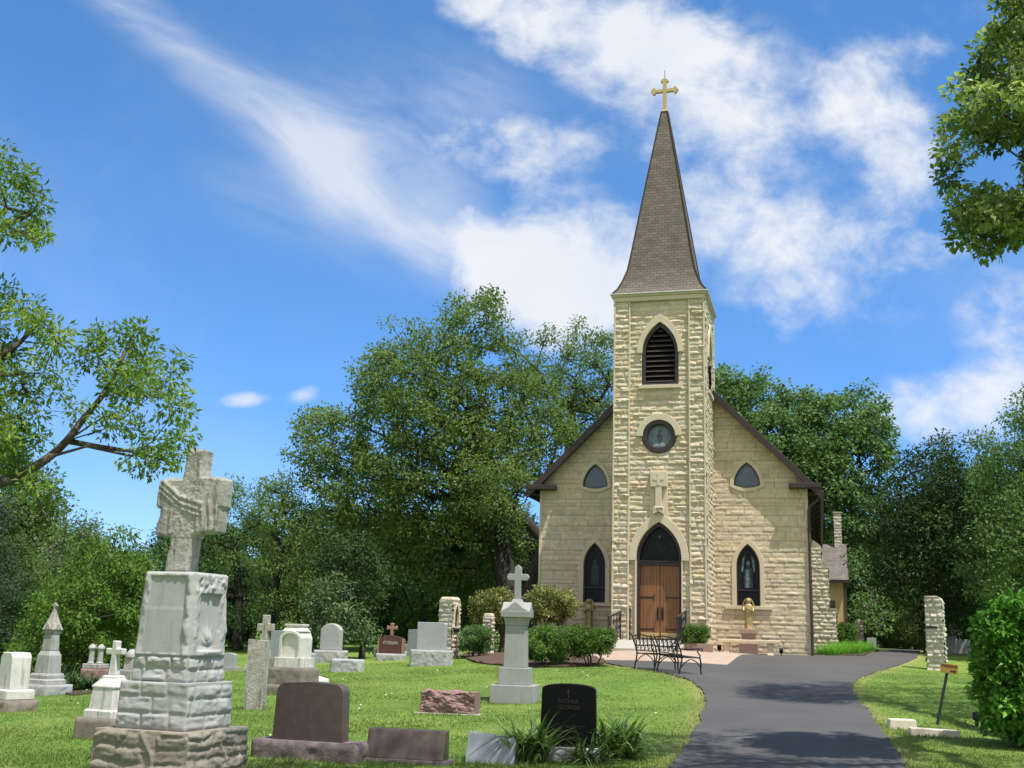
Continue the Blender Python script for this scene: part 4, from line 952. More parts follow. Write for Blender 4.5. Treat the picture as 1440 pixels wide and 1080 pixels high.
# 8 -- mahogany headstone
loc,s=place(424,1069,.42,YAW+.0)
r=root('polished_headstone','polished dark brown granite headstone with a rounded top, near the draped monument','headstone',loc,YAW,DG)
rock('base','mahoganyrough',r,147/s/.985,.44,.245,0,.035,seed=15,r=.07)
w=98/s; z0_=.245; hh=z0_+77/s
P=[(-w*.5-.02,z0_),(w*.5+.02,z0_),(w*.5,hh-.12)]+[(w*.5-.12+.12*math.sin(t),hh-.14+.12*math.cos(t)) for t in np.linspace(PI/2,0.2,6)]+[(0,hh)]+[(-w*.5+.12-.12*math.sin(t),hh-.14+.12*math.cos(t)) for t in np.linspace(.2,PI/2,6)]+[(-w*.5,hh-.12)]
slab_('tablet','mahogany',r,P,.215,.012)
# 9 slant marker
loc,s=place(566,1073,.3,YAW+.05)
r=root('low_headstone','low polished brown granite marker with a flat top, beside the pale blue-grey one','headstone',loc,YAW+.05,DG)
rock('base','mahoganyrough',r,1.12,.42,.07,0,.015,seed=17)
M().prismx([(-.14,.07),(.16,.07),(.14,.41),(-.02,.41)],-.50,.50).build('tablet','mahogany',r,.01)
# 10 blue-grey slant
loc,s=place(688,1075,.25,YAW+.22)
r=root('low_headstone','small slanted pale blue-grey polished marker half sunk in grass, left of the daylilies','headstone',loc,YAW+.1,DG)
M().add([(-.30,-.13,-.02),(.32,-.13,-.02),(.32,.16,-.02),(-.30,.16,-.02),(-.28,-.02,.40),(.33,-.02,.335),(.33,.12,.335),(-.28,.12,.40)],[(3,2,1,0),(4,5,6,7),(0,1,5,4),(1,2,6,5),(2,3,7,6),(3,0,4,7)]).build('tablet','bluegranite',r,.008)
# 11 black headstone
loc,s=place(797,1072,.34,YAW+.12)
r=root('black_headstone','polished black granite headstone with faint etched lettering between two daylily clumps','headstone',loc,YAW+.1,DG)
rock('base','roughgranite',r,.80,.36,.20,0,.02,seed=19)
hh=.20+83/s; w=72/s
P=[(-w/2-.02,.2),(w/2+.01,.2),(w/2+.02,hh*.55),(w/2+.01,hh-.07)]+[(w/2*math.cos(t),hh-.06+.06*math.sin(t)) for t in np.linspace(.25,PI-.25,11)]+[(-w/2-.005,hh-.07),(-w/2-.015,hh*.6)]
t=slab_('tablet','blackgranite',r,P,.16,.012)
rk=M()
text('lettering','FATHER\nGEORGE',.075,'etch',t,(0,-.084,hh-.26),depth=.004)
text('lettering','A PRIEST\n      ',.05,'etch',t,(0,-.084,hh-.56),depth=.004); text('lettering','FOREVER',.07,'etch',t,(0,-.084,hh-.68),depth=.004)
M().prism([(x*1,z+hh-.13) for x,z in cross_poly(.012,.025,.06,-.05,.03)],-.088,-.082).build('etched_cross','etch',t)
# 12 red rock marker
loc,s=place(627,1005,.4,YAW+.05)
r=root('rock_faced_marker','low red rock faced granite block with a smooth right end on a pale footing','headstone',loc,YAW+.05,DG)
M().box(-.60,.60,-.24,.24,-.02,.05).build('footing','concrete',r,.01)
def boulder(name,mat,parent,w,d,z0,h,amp,seed,cuts=22,smooth_right=True):
    bm=bmesh.new(); bmesh.ops.create_cube(bm,size=1); bmesh.ops.subdivide_edges(bm,edges=bm.edges[:],cuts=cuts,use_grid_fill=True)
    for v in bm.verts:
        x,y,z=v.co; p=Vector((x*w,y*d,(z+.5)*h)); q=Vector((x*w*3.2+seed,y*d*3.2,z*h*4)); n=mnoise.noise(q)+.6*mnoise.noise(q*2.4)+.4*mnoise.noise(q*5.5)+.25*mnoise.noise(q*11)
        e=min(.5-abs(x),.5-abs(y) if abs(y)<.499 else .5); ax=max(abs(x),abs(y),abs(z))
        k=amp*(1 if not (smooth_right and x>.49) else .15); dr=Vector((x if abs(x)>.49 else 0,y if abs(y)>.49 else 0,z if z>.49 else 0))
        if dr.length>0: p+=dr.normalized()*k*(n*.8-.25)
        p.z*=1-.12*max(0,x)**2-.05*max(0,-x); v.co=p+Vector((0,0,z0))
    me=bpy.data.meshes.new(name); bm.to_mesh(me); bm.free(); me.materials.append(MT[mat]); return link(bpy.data.objects.new(name,me),parent)
boulder('block','red',r,1.06,.40,.04,.40,.085,3.3)
# 13 tall cross monument
loc,s=place(719,990,.9,YAW+.1)
r=root('cross_monument','tall pale granite monument topped by a plain Latin cross, standing alone on the lawn','monument',loc,YAW+.1,DG)
u=1/s
M().frust([(30.5*u,30.5*u,0),(30.5*u,30.5*u,25*u)]).build('base','palegranite',r,.015)
M().frust([(21*u,21*u,25*u),(20.5*u,20.5*u,48*u)]).build('second_base','palegranite',r,.012)
M().frust([(15.2*u,15.2*u,48*u),(14*u,14*u,105*u)]).build('shaft','palegranite',r,.012)
M().frust([(14.5*u,14.5*u,105*u),(15*u,15*u,110*u),(17*u,17*u,116*u)]).build('neck_moulding','palegranite',r,.006)
m=M(); m.frust([(20*u,20*u,116*u),(20.5*u,20.5*u,124*u)])
for k in range(2):
    pts=[(-20.5*u,124*u),(20.5*u,124*u),(15*u,127*u),(10*u,129*u),(5*u,134*u),(0,137*u),(-5*u,134*u),(-10*u,129*u),(-15*u,127*u)]
    (m.prism if k==0 else m.prismx)(pts,-20*u,20*u)
m.frust([(18*u,18*u,124*u),(8*u,8*u,137*u),(6*u,6*u,141*u)])
m.build('gabled_cap','palegranite',r,.006)
P=[(-4.6*u,139*u),(4.6*u,139*u),(4.6*u,167*u),(13.5*u,167*u),(16*u,171.5*u),(13.5*u,176*u),(4.8*u,176*u),(4.8*u,185*u),(0,189*u),(-4.8*u,185*u),(-4.8*u,176*u),(-13.5*u,176*u),(-16*u,171.5*u),(-13.5*u,167*u),(-4.6*u,167*u)]
M().prism(P,-4.4*u,4.4*u).build('cross','palegranite',r,.012)
# 14.. back row
def tablet(name,label,px,py,wpx,hpx,prof,mat,basemat=None,bw=0,bh=0,th=.2,rz=YAW,cat='headstone',amp=.03,seed=30,bd=.5,bev=.012,group=DG,D=None):
    loc,s=place(px,py,bd if basemat else th,rz,.03,D); r=root(name,label,cat,loc,rz,group); z=0
    if basemat: rock('base',basemat,r,bw/s,bd,bh/s+.03,0,amp,seed=seed,r=.06); z=bh/s+.03
    w=wpx/s; h=hpx/s; z1_=z+h
    if prof=='flat': P=[(-w/2,z),(w/2,z),(w/2,z1_-.02),(0,z1_),(-w/2,z1_-.02)]
    elif prof=='round': P=dome(w,z,z1_,min(w*.28,h*.4)); 
    elif prof=='serp': P=dome(w,z,z1_,w*.09)
    elif prof=='peak': P=[(-w/2,z),(w/2,z),(w/2,z1_-.14*h),(0,z1_),(-w/2,z1_-.14*h)]
    elif prof=='left': P=[(-w/2,z),(w/2,z),(w/2,z1_-.05),(w/2-.06,z1_),(-w/2,z1_)]
    slab_('tablet',mat,r,P,th,bev); return r,s,z,z1_
tablet('square_headstone','large plain grey granite headstone on a rock faced base, before the niched stone pillar',602,937,41,37,'left','greygranite','roughgranite',53,21,.22,seed=31,bd=.55)
tablet('grey_headstone','tall narrow blue-grey stone peeking from behind the large plain grey headstone',583,922,22,36,'flat','bluegranite',None,th=.2)
tablet('grey_headstone','small pale grey block headstone low to the left of the large plain grey one',576,920,16,11,'flat','palegranite','roughgranite',18,3,.25,seed=33)
r,s,z,zt=tablet('red_headstone','polished red-brown granite headstone crowned with a small cross, letters across its face',546,929,33,25,'peak','redgranite','roughgranite',37,9,.2,seed=34,bd=.45)
for sg in (-1,1): M().box(*sorted((sg*.335*33/s*1.5,sg*.335*33/s*1.5+sg*.05)),-.12,.1,z,zt-.12).build('edge_pier','redtrim',r,.008)
text('lettering','STOERLEIN',.15,'letter',r,(0,-.106,z+.36),depth=.006,bold=True,sx=.72)
c=M().prism([(x,zz+zt-.03) for x,zz in cross_poly(.10,.20,.44,0,.27,.05)],-.05,.05).build('cross','redtrim',r,.012)
tablet('grey_headstone','tiny pale stone tucked against the left side of the red cross headstone',529,924,9,14,'flat','palegranite',None,th=.25)
loc,s=place(484,945,.4,YAW); r=root('low_granite_marker','low rock faced grey granite block lying in the lawn right of the rounded rough stone','headstone',loc,YAW,DG)
def lowf(X,T,k,seed,L_,h): return edge_(X,T,L_,h,.05,False)*(.02+.05*fbm(X*6+k,T*7,seed,4,.6))
sides('block','roughgranite',r,44/s,.34,0,18/s,lowf,.025,.05,35)
r,s,z,zt=tablet('rounded_headstone','rough grey round topped headstone on a thick base before a dark trunk',459,932,30,36,'round','roughgranite','roughgranite',40,16,.26,seed=36,bd=.6,bev=.03)
tablet('serpentine_headstone','grey granite headstone with a softly curved top beside the white arched stone',424,950,28,26,'serp','greygranite','palegranite',33,5,.2,seed=37,bd=.3,amp=.01)
loc,s=place(436,962,.5,YAW); r=root('tilted_slab','pair-moulded white slab lying tilted on the grass behind the brown headstone','headstone',loc,YAW-.2,DG)
M().add([(-.3,-.2,0),(.32,-.2,-.02),(.32,.22,-.02),(-.3,.22,0),(-.28,-.18,.24),(.3,-.18,.13),(.3,.2,.15),(-.28,.2,.26)],[(3,2,1,0),(4,5,6,7),(0,1,5,4),(1,2,6,5),(2,3,7,6),(3,0,4,7)]).build('slab','whitemarble',r,.02)
tablet('shadowed_headstone','dark blue-grey headstone half hidden behind the white arched stone',385,938,22,42,'flat','bluegranite','roughgranite',30,6,.2,seed=39)
loc,s=place(419,926,.2); r=root('finial_headstone','tiny pale pointed stone seen above the softly curved grey headstone','headstone',loc,YAW,DG)
M().lathe([(.14,0),(.14,.12),(.09,.15),(.12,.24),(.10,.34),(.04,.42),(0,.46)],12).build('finial','marble',r,smooth=True)
tablet('grey_headstone','grey granite headstone glimpsed between the draped monument and the narrow slab',315,944,24,18,'serp','greygranite','palegranite',34,6,.2,seed=40,bd=.4,amp=.01)
tablet('grey_headstone','very small white stone by the foot of the narrow upright slab, far back',346,945,8,9,'round','whitemarble','palegranite',11,2,.15,seed=41,bd=.25,amp=.01)
loc,s=place(122,957,.7,YAW); r=root('column_monument','far white monument of two short columns on a reddish base beyond the shaded flowerbed','monument',loc,YAW,DG)
rock('base','red',r,26/s,.6,.36,0,.03,seed=42); M().box(-.3,.3,-.24,.24,.36,.50).build('plinth','marble',r,.02)
for sx_ in (-.17,.13): M().lathe([(.11,.52),(.085,.56),(.08,.92),(.12,.95),(.11,.99),(.05,1.06),(0,1.08)],12,(sx_,0)).build('column','marble',r,smooth=False)
loc,s=place(176,955,.5,YAW); r=root('domed_monument','far white stone with a rounded dome cap, just left of the draped monument','monument',loc,YAW,DG)
rock('base','palegranite',r,.6,.5,.3,0,.02,seed=43); M().frust([(.17,.17,.3),(.15,.15,.62)]).build('die','marble',r,.02); M().lathe([(.2,.62),(.21,.68),(.17,.80),(.09,.88),(0,.9)],14).build('dome_cap','marble',r,smooth=True)
tablet('grey_headstone','little white stone touching the left outline of the draped monument',186,962,12,14,'flat','whitemarble','palegranite',15,4,.2,seed=44,bd=.3,amp=.01)
tablet('dark_headstone','small dark grey stone in shade between the slender spire monument and the two columns',90,951,10,12,'serp','bluegranite','oldstone',13,3,.2,seed=45,bd=.3,amp=.01)
tablet('dark_headstone','dark weathered stone cut off by the left edge behind the white block headstone',-2,980,16,34,'round','oldstone','oldstone',22,7,.25,seed=46)
tablet('plain_headstone','plain grey upright slab at the end of the driveway under the dark trees',1226,908.3,12,17,'flat','greygranite',None,th=.3,D=57)
loc,s=place(1350,919,.8,YAW); r=root('stepped_monument','shaded blue-grey monument with stepped shoulders behind the roadside stone pillar','monument',loc,YAW,DG); u=1/s
M().box(-20*u,14*u,-.4,.4,0,20*u).build('lower_step','bluegranite',r,.03); M().box(-18*u,4*u,-.36,.36,20*u,36*u).build('middle_step','bluegranite',r,.03); M().box(-16*u,-4*u,-.32,.32,36*u,41*u).build('upper_step','bluegranite',r,.03)

# ------------------------------------------------------------------ stone shrine pillars
def pillar(px,py,wpx,hpx,label,rz,niche=None,round_top=False,dpx=None,seed=1,D=None):
    loc,s=place(px,py,0,rz,.03,D); w=wpx/s; d=(dpx or wpx)/s; h=hpx/s
    r=root('shrine_pillar',label,'pillar',(loc[0]-math.sin(rz)*d/2,loc[1]+math.cos(rz)*d/2,loc[2]),rz,'rough stone shrine pillars round the churchyard')
    V=[]
    def cut(t,u): return None
    obs=[]
    top=h-.12 if not round_top else h
    for k,(L_,O) in enumerate(((w,d),(d,w),(w,d),(d,w))):
        a=k*PI/2; ex=np.array([math.cos(a),math.sin(a)]); nn=np.array([math.sin(a),-math.cos(a)])
        def mf(S_,T_,H_,ex=ex,nn=nn,O=O):
            sx_=1-.06*T_/h; px_=S_*sx_; p=px_[:,None]*ex+((O/2)*sx_+H_)[:,None]*nn
            x,y,z=p[:,0],p[:,1],T_
            if round_top:
                rr=.22*w/.6; over=np.clip(T_-(h-rr),0,rr); lim=w/2-rr+np.sqrt(np.maximum(rr*rr-over**2,0)); x=np.where(T_>h-rr,np.minimum(x,lim),x)
            return np.stack([x,y,z],1)
        keep=None
        if niche==k:
            o=dict(uc=0,a=.12,bot=h*.52,spring=h*.72,apex=h*.86); keep=lambda S_,T_,o=o:~in_arch(S_,T_,o)
        obs.append(panel('f','rubble',r,-L_/2,L_/2,0,top,mf,seed+k,.028,keep,course=(.11,.19),length=(.16,.42),amp=.05,mortar=.012,edge=.04))
    joinobs(obs,'shaft')
    if not round_top: M().frust([(w*.47,d*.47,top),(w*.46,d*.46,top+.05),(w*.36,d*.40,h)]).build('cap','bench',r,.015)
    else: M().box(-w*.47,w*.2,-d*.45,d*.45,h-.03,h+.01).build('cap','bench',r,.015)
    if niche is not None:
        g=M(); o=arch_full(0,.17,h*.50,h*.72,h*.92,8); i_=arch_full(0,.11,h*.52,h*.72,h*.86,8); g.ring(o,i_,-.04,.06); n_=g.build('niche_surround','bench',r,.01)
        b=M().prism(arch_full(0,.12,h*.51,h*.72,h*.87,8),.12,.15).build('niche_back','dark',n_)
        pq=M().box(-.16,.16,-.06,.0,h*.44,h*.485).build('plaque','plaque',r,.01)
        cr=M().prism([(x,z+h*.12) for x,z in cross_poly(.035,.09,.55,0,.36)],-.09,-.06).build('iron_cross','redtrim',r)
        a=niche*PI/2
        for ob in (n_,pq,cr):
            O=d if niche%2==0 else w; ob.location=(math.sin(a)*O/2*.97,-math.cos(a)*O/2*.97,0); ob.rotation_euler=(0,0,a)
    else: M().box(-w*.45,w*.15,-d/2-.055,-d/2+.03,h*.57,h*.60).build('plaque','plaque',r,.008)
    return r
pillar(624,926,23,84,'square rubble stone pillar with a small pointed niche, behind the large plain grey headstone',YAW-.28,niche=1,dpx=20,seed=101)
pillar(683,922,12,58,'rubble stone pillar mostly hidden by the round and tall shrubs left of the church',YAW-.2,seed=111)
pillar(1317,943,23,101,'tall rubble stone pillar with one rounded shoulder on the lawn right of the driveway',YAW-.22,round_top=True,dpx=22,seed=121)
pillar(1210,910,10,41,'small far rubble pillar at the end of the flower bed beside the driveway',YAW+.1,dpx=9.5,seed=131,D=54)

# ------------------------------------------------------------------ things by the church door
def chloc(u,v,lift=0):
    p=CH(u,v); return (p[0],p[1],z1(p[0],p[1])+lift)
# railings
def scroll(m,c,r,y,a0,turns,n=16,th=.012):
    m.tube([(c[0]+r*(1-.75*i/n)*math.cos(a0+turns*2*PI*i/n),y,c[1]+r*(1-.75*i/n)*math.sin(a0+turns*2*PI*i/n)) for i in range(n+1)],th,5)
def railing(u,label,v0,v1,za,zb,name='ramp_railing',solid=False):
    r=root(name,label,'railing',tuple(CH(u,v0,-.5)),YAW,'iron railings beside the church door')
    z0_=z1(*CH(u,v0)[:2])-OZ; n=v1-v0
    def P(v,z): return (0,v,z+(zb-za)*v/n)
    m=M(); m.tube([(0,0,za-1.05),P(0,za+.02)],.028,6); m.tube([(0,n,za-.75),P(n,za+.02)],.028,6); m.build('railing_post','ironbrown',r) 
    m=M(); m.box(-.035,.035,-.02,n+.02,0,.0001) if False else None
    m.tube([P(-.04,za),P(n+.04,za)],.035,6); m.build('top_rail','ironbrown',r)
    m=M(); m.tube([P(0,za-.82),P(n,za-.82)],.02,6); m.build('bottom_rail','ironbrown',r)
    m=M()
    for k in range(1,8):
        v=n*k/8; m.tube([P(v,za-.82),P(v,za)],.012,5)
    for k in range(4):
        v=n*(k+.5)/4
        for t,zz in ((0,za-.25),(1,za-.55)):
            pts=[]
            for i in range(15):
                a=i/14*2.4*PI; rr=.12*(1-.7*i/14); p=P(v+rr*math.cos(a),zz+rr*math.sin(a)); pts.append(p)
            m.tube(pts,.012,4)
    m.build('scrollwork','iron',r); return r
railing(-1.36,'ornate dark iron railing at the left of the church door, above the clipped shrub',-2.5,-.15,1.13,1.36)
railing(.97,'ornate brown iron railing at the right of the church door, above the planter',-2.6,-.15,1.17,1.44)
r=root('handrail_post','slim rusty iron post standing left of the church door','post',tuple(CH(-1.0,-.25,-.1)),YAW)
M().tube([(0,0,-.15),(0,0,1.05)],.03,8).build('post','ironbrown',r); M().lathe([(.03,1.03),(.045,1.06),(.03,1.1),(0,1.14)],8).build('finial','ironbrown',r)
# planter
p=chloc(1.35,-.75); r=root('planter','low pink granite planter box at the foot of the tower','planter',p,YAW)
m=M(); m.ring([(-.55,-.28),(.6,-.28),(.6,.30),(-.55,.30)],[(-.47,-.2),(.52,-.2),(.52,.22),(-.47,.22)],0,.3); m.v=[(x,z,y) for x,y,z in m.v]; m.f=[tuple(reversed(f)) for f in m.f]
m.build('planter_wall','pinkgranite',r,.015); M().box(-.48,.53,-.21,.23,.02,.22).build('planter_soil','plinth',r)
PLANTER=p
# stone bench
p=chloc(3.0,PV-1.25); r=root('stone_bench','long pale cast stone bench in front of the golden statue pedestal','bench',p,YAW)
M().box(-1.08,1.12,-.22,.22,.42,.54).build('bench_seat','bench',r,.02)
for x in (-.78,.78): M().frust([(.13,.18,0),(.10,.15,.08),(.10,.15,.34),(.14,.19,.42)]).build('bench_leg','bench',r,.012).location=(x,0,0)
# pedestal + statue
p=chloc(2.98,PV-.62); r=root('statue_pedestal','square pink granite pedestal carrying the golden statue','pedestal',p,YAW)
M().frust([(.33,.3,0),(.33,.3,.4),(.28,.26,.43)]).build('pedestal_base','pinkgranite',r,.015); M().frust([(.25,.23,.43),(.25,.23,.72),(.30,.28,.75),(.30,.28,.92)]).build('pedestal_cap','pinkgranite',r,.02)
def statue(label,p,z0_,mat,h,rz=YAW,arch=True):
    r=root('statue',label,'statue',(p[0],p[1],p[2]+z0_),rz); k=h/1.3
    # robed body: stacked ellipses with folds
    V=[];Fa=[];n=28
    prof=[(.20,.17,0),(.20,.17,.03),(.17,.15,.06),(.165,.145,.25),(.17,.14,.5),(.185,.135,.72),(.205,.135,.88),(.20,.125,.97),(.14,.10,1.04),(.06,.06,1.075)]
    for a,b,z in prof:
        for j in range(n):
            t=2*PI*j/n; f=1+.07*math.cos(7*t+z*2)*(1 if z<.8 else .3); V.append((a*f*math.cos(t)*k,b*f*math.sin(t)*k,z*k))
    for i in range(len(prof)-1):
        for j in range(n): x=i*n+j; y=i*n+(j+1)%n; Fa.append((x,y,y+n,x+n))
    m=M(); m.add(V,Fa); m.add([(0,0,0)],[]); m.build('robe',mat,r,smooth=True)
    m=M(); m.lathe([(.05,1.05),(.05,1.09),(.075,1.12),(.085,1.17),(.08,1.23),(.05,1.275),(0,1.29)],14,(0,-.01),.95,1.05); m.v=[(x*k,y*k,z*k) for x,y,z in m.v]; m.build('head',mat,r,smooth=True)
    m=M(); m.lathe([(.105,1.03),(.11,1.10),(.105,1.2),(.075,1.28),(0,1.31)],14,(0,.03),1,.85); m.v=[(x*k,y*k,z*k) for x,y,z in m.v if True]; m.build('veil',mat,r,smooth=True)
    for s in (-1,1):
        m=M(); m.tube([(s*.17*k,0,.95*k),(s*.21*k,-.04*k,.80*k),(s*.17*k,-.13*k,.74*k),(s*.05*k,-.19*k,.83*k),(s*.015*k,-.20*k,.90*k)],[.06*k,.058*k,.048*k,.035*k,.025*k],8); m.build('arm',mat,r,smooth=True)
    if arch:
        m=M(); m.tube([(.24*k*math.cos(t),.06*k,(.80 if abs(math.sin(t))<.01 else .86)*k+.43*k*max(0,math.sin(t))) for t in np.linspace(0,PI,17)],.03*k,6)
        m.build('arched_mantle',mat,r,smooth=True)
    return r
statue('gilded statue of a robed veiled figure with folded hands before the right gable window',p,.92,'gold',1.12)
p2=chloc(-3.02,PV-.7); statue('shaded gilded statue of a robed figure under the left gable window, beside the variegated shrub',(p2[0],p2[1],p2[2]),.78,'gold',1.12)
r=root('statue_pedestal','tan pedestal under the shaded statue left of the tower, hidden by the clipped shrubs','pedestal',p2,YAW); M().frust([(.3,.3,0),(.3,.3,.1),(.24,.24,.15),(.24,.24,.70),(.29,.29,.78)]).build('pedestal_shaft','bench',r,.012)
for i,(u,v,lb) in enumerate(((1.95,1.9,'left floodlight of the pair at the foot of the wall beside the tower'),(2.16,2.0,'right floodlight of the pair at the foot of the wall beside the tower'),(4.15,1.95,'single little black floodlight at the right end of the stone bench'))):
    p=chloc(u,v); r=root('floodlight',lb,'floodlight',p,YAW,'floodlights at the foot of the church wall')
    M().tube([(0,0,-.05),(0,0,.12)],.02,6).build('stake','iron',r); m=M(); m.obox((0,0,.2),((1,0,0),(0,.8,.6),(0,-.6,.8)),.07,.05,.09); m.build('lamp_head','iron',r,.012)
# iron garden benches
def iron_bench(label,a,b,zoff=0):
    """a: foot of one end, b: foot of other end (rear feet), faces right"""
    a=np.array(a,float); b=np.array(b,float); d=b-a; Ln=np.linalg.norm(d); rz=math.atan2(d[1],d[0])
    za=z1(*a); c=(a+b)/2
    r=root('iron_bench',label,'bench',(a[0],a[1],za),rz,'black iron garden benches by the drive')
    r.rotation_euler=(0,math.atan2(za-z1(*b),Ln),rz)
    r['group']='black iron garden benches by the drive'
    # local: x along bench, y forward(left of direction) -> choose sign so that forward is to the photo right
    fy=1
    SH=.43; SD=.50
    for x in (0,Ln):
        m=M(); m.tube([(x,-.07*fy,0),(x,-.02*fy,.2),(x,.02*fy,SH),(x,-.03*fy,.62),(x,-.13*fy,.86),(x,-.17*fy,.93)],[.02,.019,.021,.02,.018,.014],7); m.build('back_leg','iron',r)
        m=M(); m.tube([(x,(SD+.06)*fy,0),(x,(SD+.02)*fy,.12),(x,(SD+.035)*fy,.28),(x,SD*fy,SH),(x,(SD-.0)*fy,.5),(x,(SD-.07)*fy,.58),(x,(SD-.02)*fy,.65),(x,(SD+.06)*fy,.645),(x,(SD+.075)*fy,.61),(x,(SD+.04)*fy,.59)],[.02,.019,.02,.021,.018,.018,.02,.019,.017,.014],7); m.build('front_leg','iron',r)
        m=M(); m.tube([(x,-.04*fy,.64),(x,.2*fy,.635),(x,(SD-.02)*fy,.655)],.018,6); m.build('armrest','iron',r)
        m=M(); m.tube([(x,-.03*fy,.18),(x,.12*fy,.33),(x,.25*fy,.40)],.014,5); m.tube([(x,(SD+.03)*fy,.2),(x,(SD-.1)*fy,.34),(x,(SD-.22)*fy,.40)],.014,5); m.build('brace','iron',r)
    m=M(); m.tube([(0,0,SH),(Ln,0,SH)],.018,6); m.tube([(0,SD*fy,SH),(Ln,SD*fy,SH)],.018,6)
    for k in range(9): 
        y=.03+k*(SD-.06)/8; m.box(.0,Ln,min(y*fy,y*fy+.028*fy),max(y*fy,y*fy+.028*fy),SH-.006+.0*k,SH+.012)
    m.build('seat','iron',r)
    m=M()
    m.tube([(x,-.145*fy-.03*fy*math.sin(PI*x/Ln),.86+.06*math.sin(PI*x/Ln)) for x in np.linspace(0,Ln,13)],.017,6); m.tube([(0,.0,.50),(Ln,0,.50)],.014,5); m.build('back_rail','iron',r)
    m=M()
    def bp(x,z): return (x,(.02-.17*max(0,(z-.45)/.45))*fy,z)
    for cx_ in np.linspace(.16,Ln-.16,5):
        for cz_,sg in ((.62,1),(.77,-1)):
            m.tube([bp(cx_+.095*(1-.72*i/16)*math.cos(sg*(i/16*2.6*PI)+1),cz_+.08*(1-.72*i/16)*math.sin(sg*(i/16*2.6*PI)+1)) for i in range(17)],.011,4)
        m.tube([bp(cx_-.11,.5),bp(cx_-.03,.66),bp(cx_+.05,.74),bp(cx_+.11,.88)],.010,4)
    m.build('scrolled_back','iron',r)
    return r
A=np.array([4.2,27.5]); Bv=np.array([3.34,29.8]); dv=(Bv-A)/np.linalg.norm(Bv-A)
A=G(958,950)[:2]; Bv=G(895,941)[:2]; dv=Bv-A; TL=np.linalg.norm(dv); dv=dv/TL
iron_bench('black iron scroll-back bench nearer the camera at the driveway edge',A+dv*TL*.47,A)
iron_bench('black iron scroll-back bench farther up the driveway edge, toward the clipped shrub',Bv,A+dv*TL*.53)
# sign
b=G(1316,1019); t_=W(1333,940,b[1]-.05); r=root('arrow_sign','faded orange arrow sign nailed to a dark leaning stake in the lawn','sign',tuple(b),0)
top=np.array(t_)-b; m=M(); m.tube([(0,0,-.1),tuple(top*.99)],.027,4); m.build('stake','post',r)
sg=M(); w_,h_=.30*.5,.17*.5; ang=-.12
sg.obox((0,0,0),((1,0,0),(0,1,0),(0,0,1)),w_,.01,h_); so_=sg.build('sign_board','orange',r,.004); so_.location=(top[0]+.01,top[1]-.035,top[2]+.0); so_.rotation_euler=(0,-ang,-.1)
text('lettering','PARKING',.068,'signpaint',so_,(-.0,-.012,.04),depth=.003,bold=True,sx=.95)
M().prism([(.02,-.055),(.08,-.055),(.08,-.075),(.125,-.04),(.08,-.01),(.08,-.028),(.02,-.028)],-.013,-.009).build('arrow','signpaint',so_)
p,s=place(1374,1022); r=root('bollard_light','short black path light standing in shade by the big lilac bush','path light',p,0)
M().tube([(0,0,0),(0,0,.16)],.035,8).build('stem','iron',r); M().lathe([(.06,.14),(.07,.16),(.07,.26),(.05,.28),(0,.285)],10).build('lamp_cap','iron',r)
p,s=place(1270,1026,.22,-.1); r=tag(M().add([(-.24,-.14,-.03),(.24,-.14,-.03),(.24,.14,-.03),(-.24,.14,-.03),(-.20,-.12,.19),(.22,-.12,.19),(.22,.12,.19),(-.20,.12,.19)],[(3,2,1,0),(4,5,6,7),(0,1,5,4),(1,2,6,5),(2,3,7,6),(3,0,4,7)]).build('concrete_block','curb',None,.02),'short pale concrete block with sloped ends at the driveway edge','block','concrete edging blocks on the right lawn'); r.location=p; r.rotation_euler=(0,0,-.1)
p,s=place(1314,1036,.2,-.14); r=tag(M().add([(-.37,-.13,-.05),(.38,-.13,-.07),(.38,.13,-.07),(-.37,.13,-.05),(-.36,-.12,.14),(.38,-.12,.14),(.38,.12,.14),(-.36,.12,.14)],[(3,2,1,0),(4,5,6,7),(0,1,5,4),(1,2,6,5),(2,3,7,6),(3,0,4,7)]).build('concrete_block','curb',None,.015),'long low pale concrete edging slab lying right of the short block','block','concrete edging blocks on the right lawn'); r.location=p; r.rotation_euler=(0,.03,-.16)
# ------------------------------------------------------------------ vegetation
def leaves(name,mat,parent,C,rad,per,size,rs,asp=.5,droop=.3,flat=.7,out=None,fold=.15,tone_sp=.18,up=.7):
    """leaf blades scattered through clumps: C centres (n,3), rad per clump"""
    n=len(C); rad=np.broadcast_to(rad,(n,)); idx=np.repeat(np.arange(n),per); k=len(idx)
    d=rs.normal(size=(k,3)); d/=np.linalg.norm(d,axis=1)[:,None]; rr=rs.random(k)**(1/2.2)
    off=d*rr[:,None]*rad[idx][:,None]; off[:,2]*=flat
    p=C[idx]+off
    ax=d*.8+rs.normal(size=(k,3))*.6; ax[:,2]-=droop; ax/=np.linalg.norm(ax,axis=1)[:,None]
    nr=rs.normal(size=(k,3))*.42+d*.55; nr[:,2]+=up; nr-=ax*(nr*ax).sum(1)[:,None]; nr/=np.linalg.norm(nr,axis=1)[:,None]+1e-9
    sd_=np.cross(ax,nr); Ls=size*(.65+.7*rs.random(k)); Ws=Ls*asp*.5
    b=p; m_=p+ax*(Ls*.45)[:,None]; lf=m_+sd_*Ws[:,None]+nr*(Ls*fold)[:,None]; rt_=m_-sd_*Ws[:,None]+nr*(Ls*fold)[:,None]; tp_=p+ax*Ls[:,None]
    V=np.stack([b,rt_,tp_,lf],1).reshape(-1,3); Q=np.arange(4*k).reshape(-1,4)
    ct=rs.normal(.5,tone_sp,n)[idx]; tone=np.clip(ct+rs.normal(0,.14,k),0,1)
    return npmesh(name,V,Q,mat,parent,{'tone':np.repeat(tone,4)})
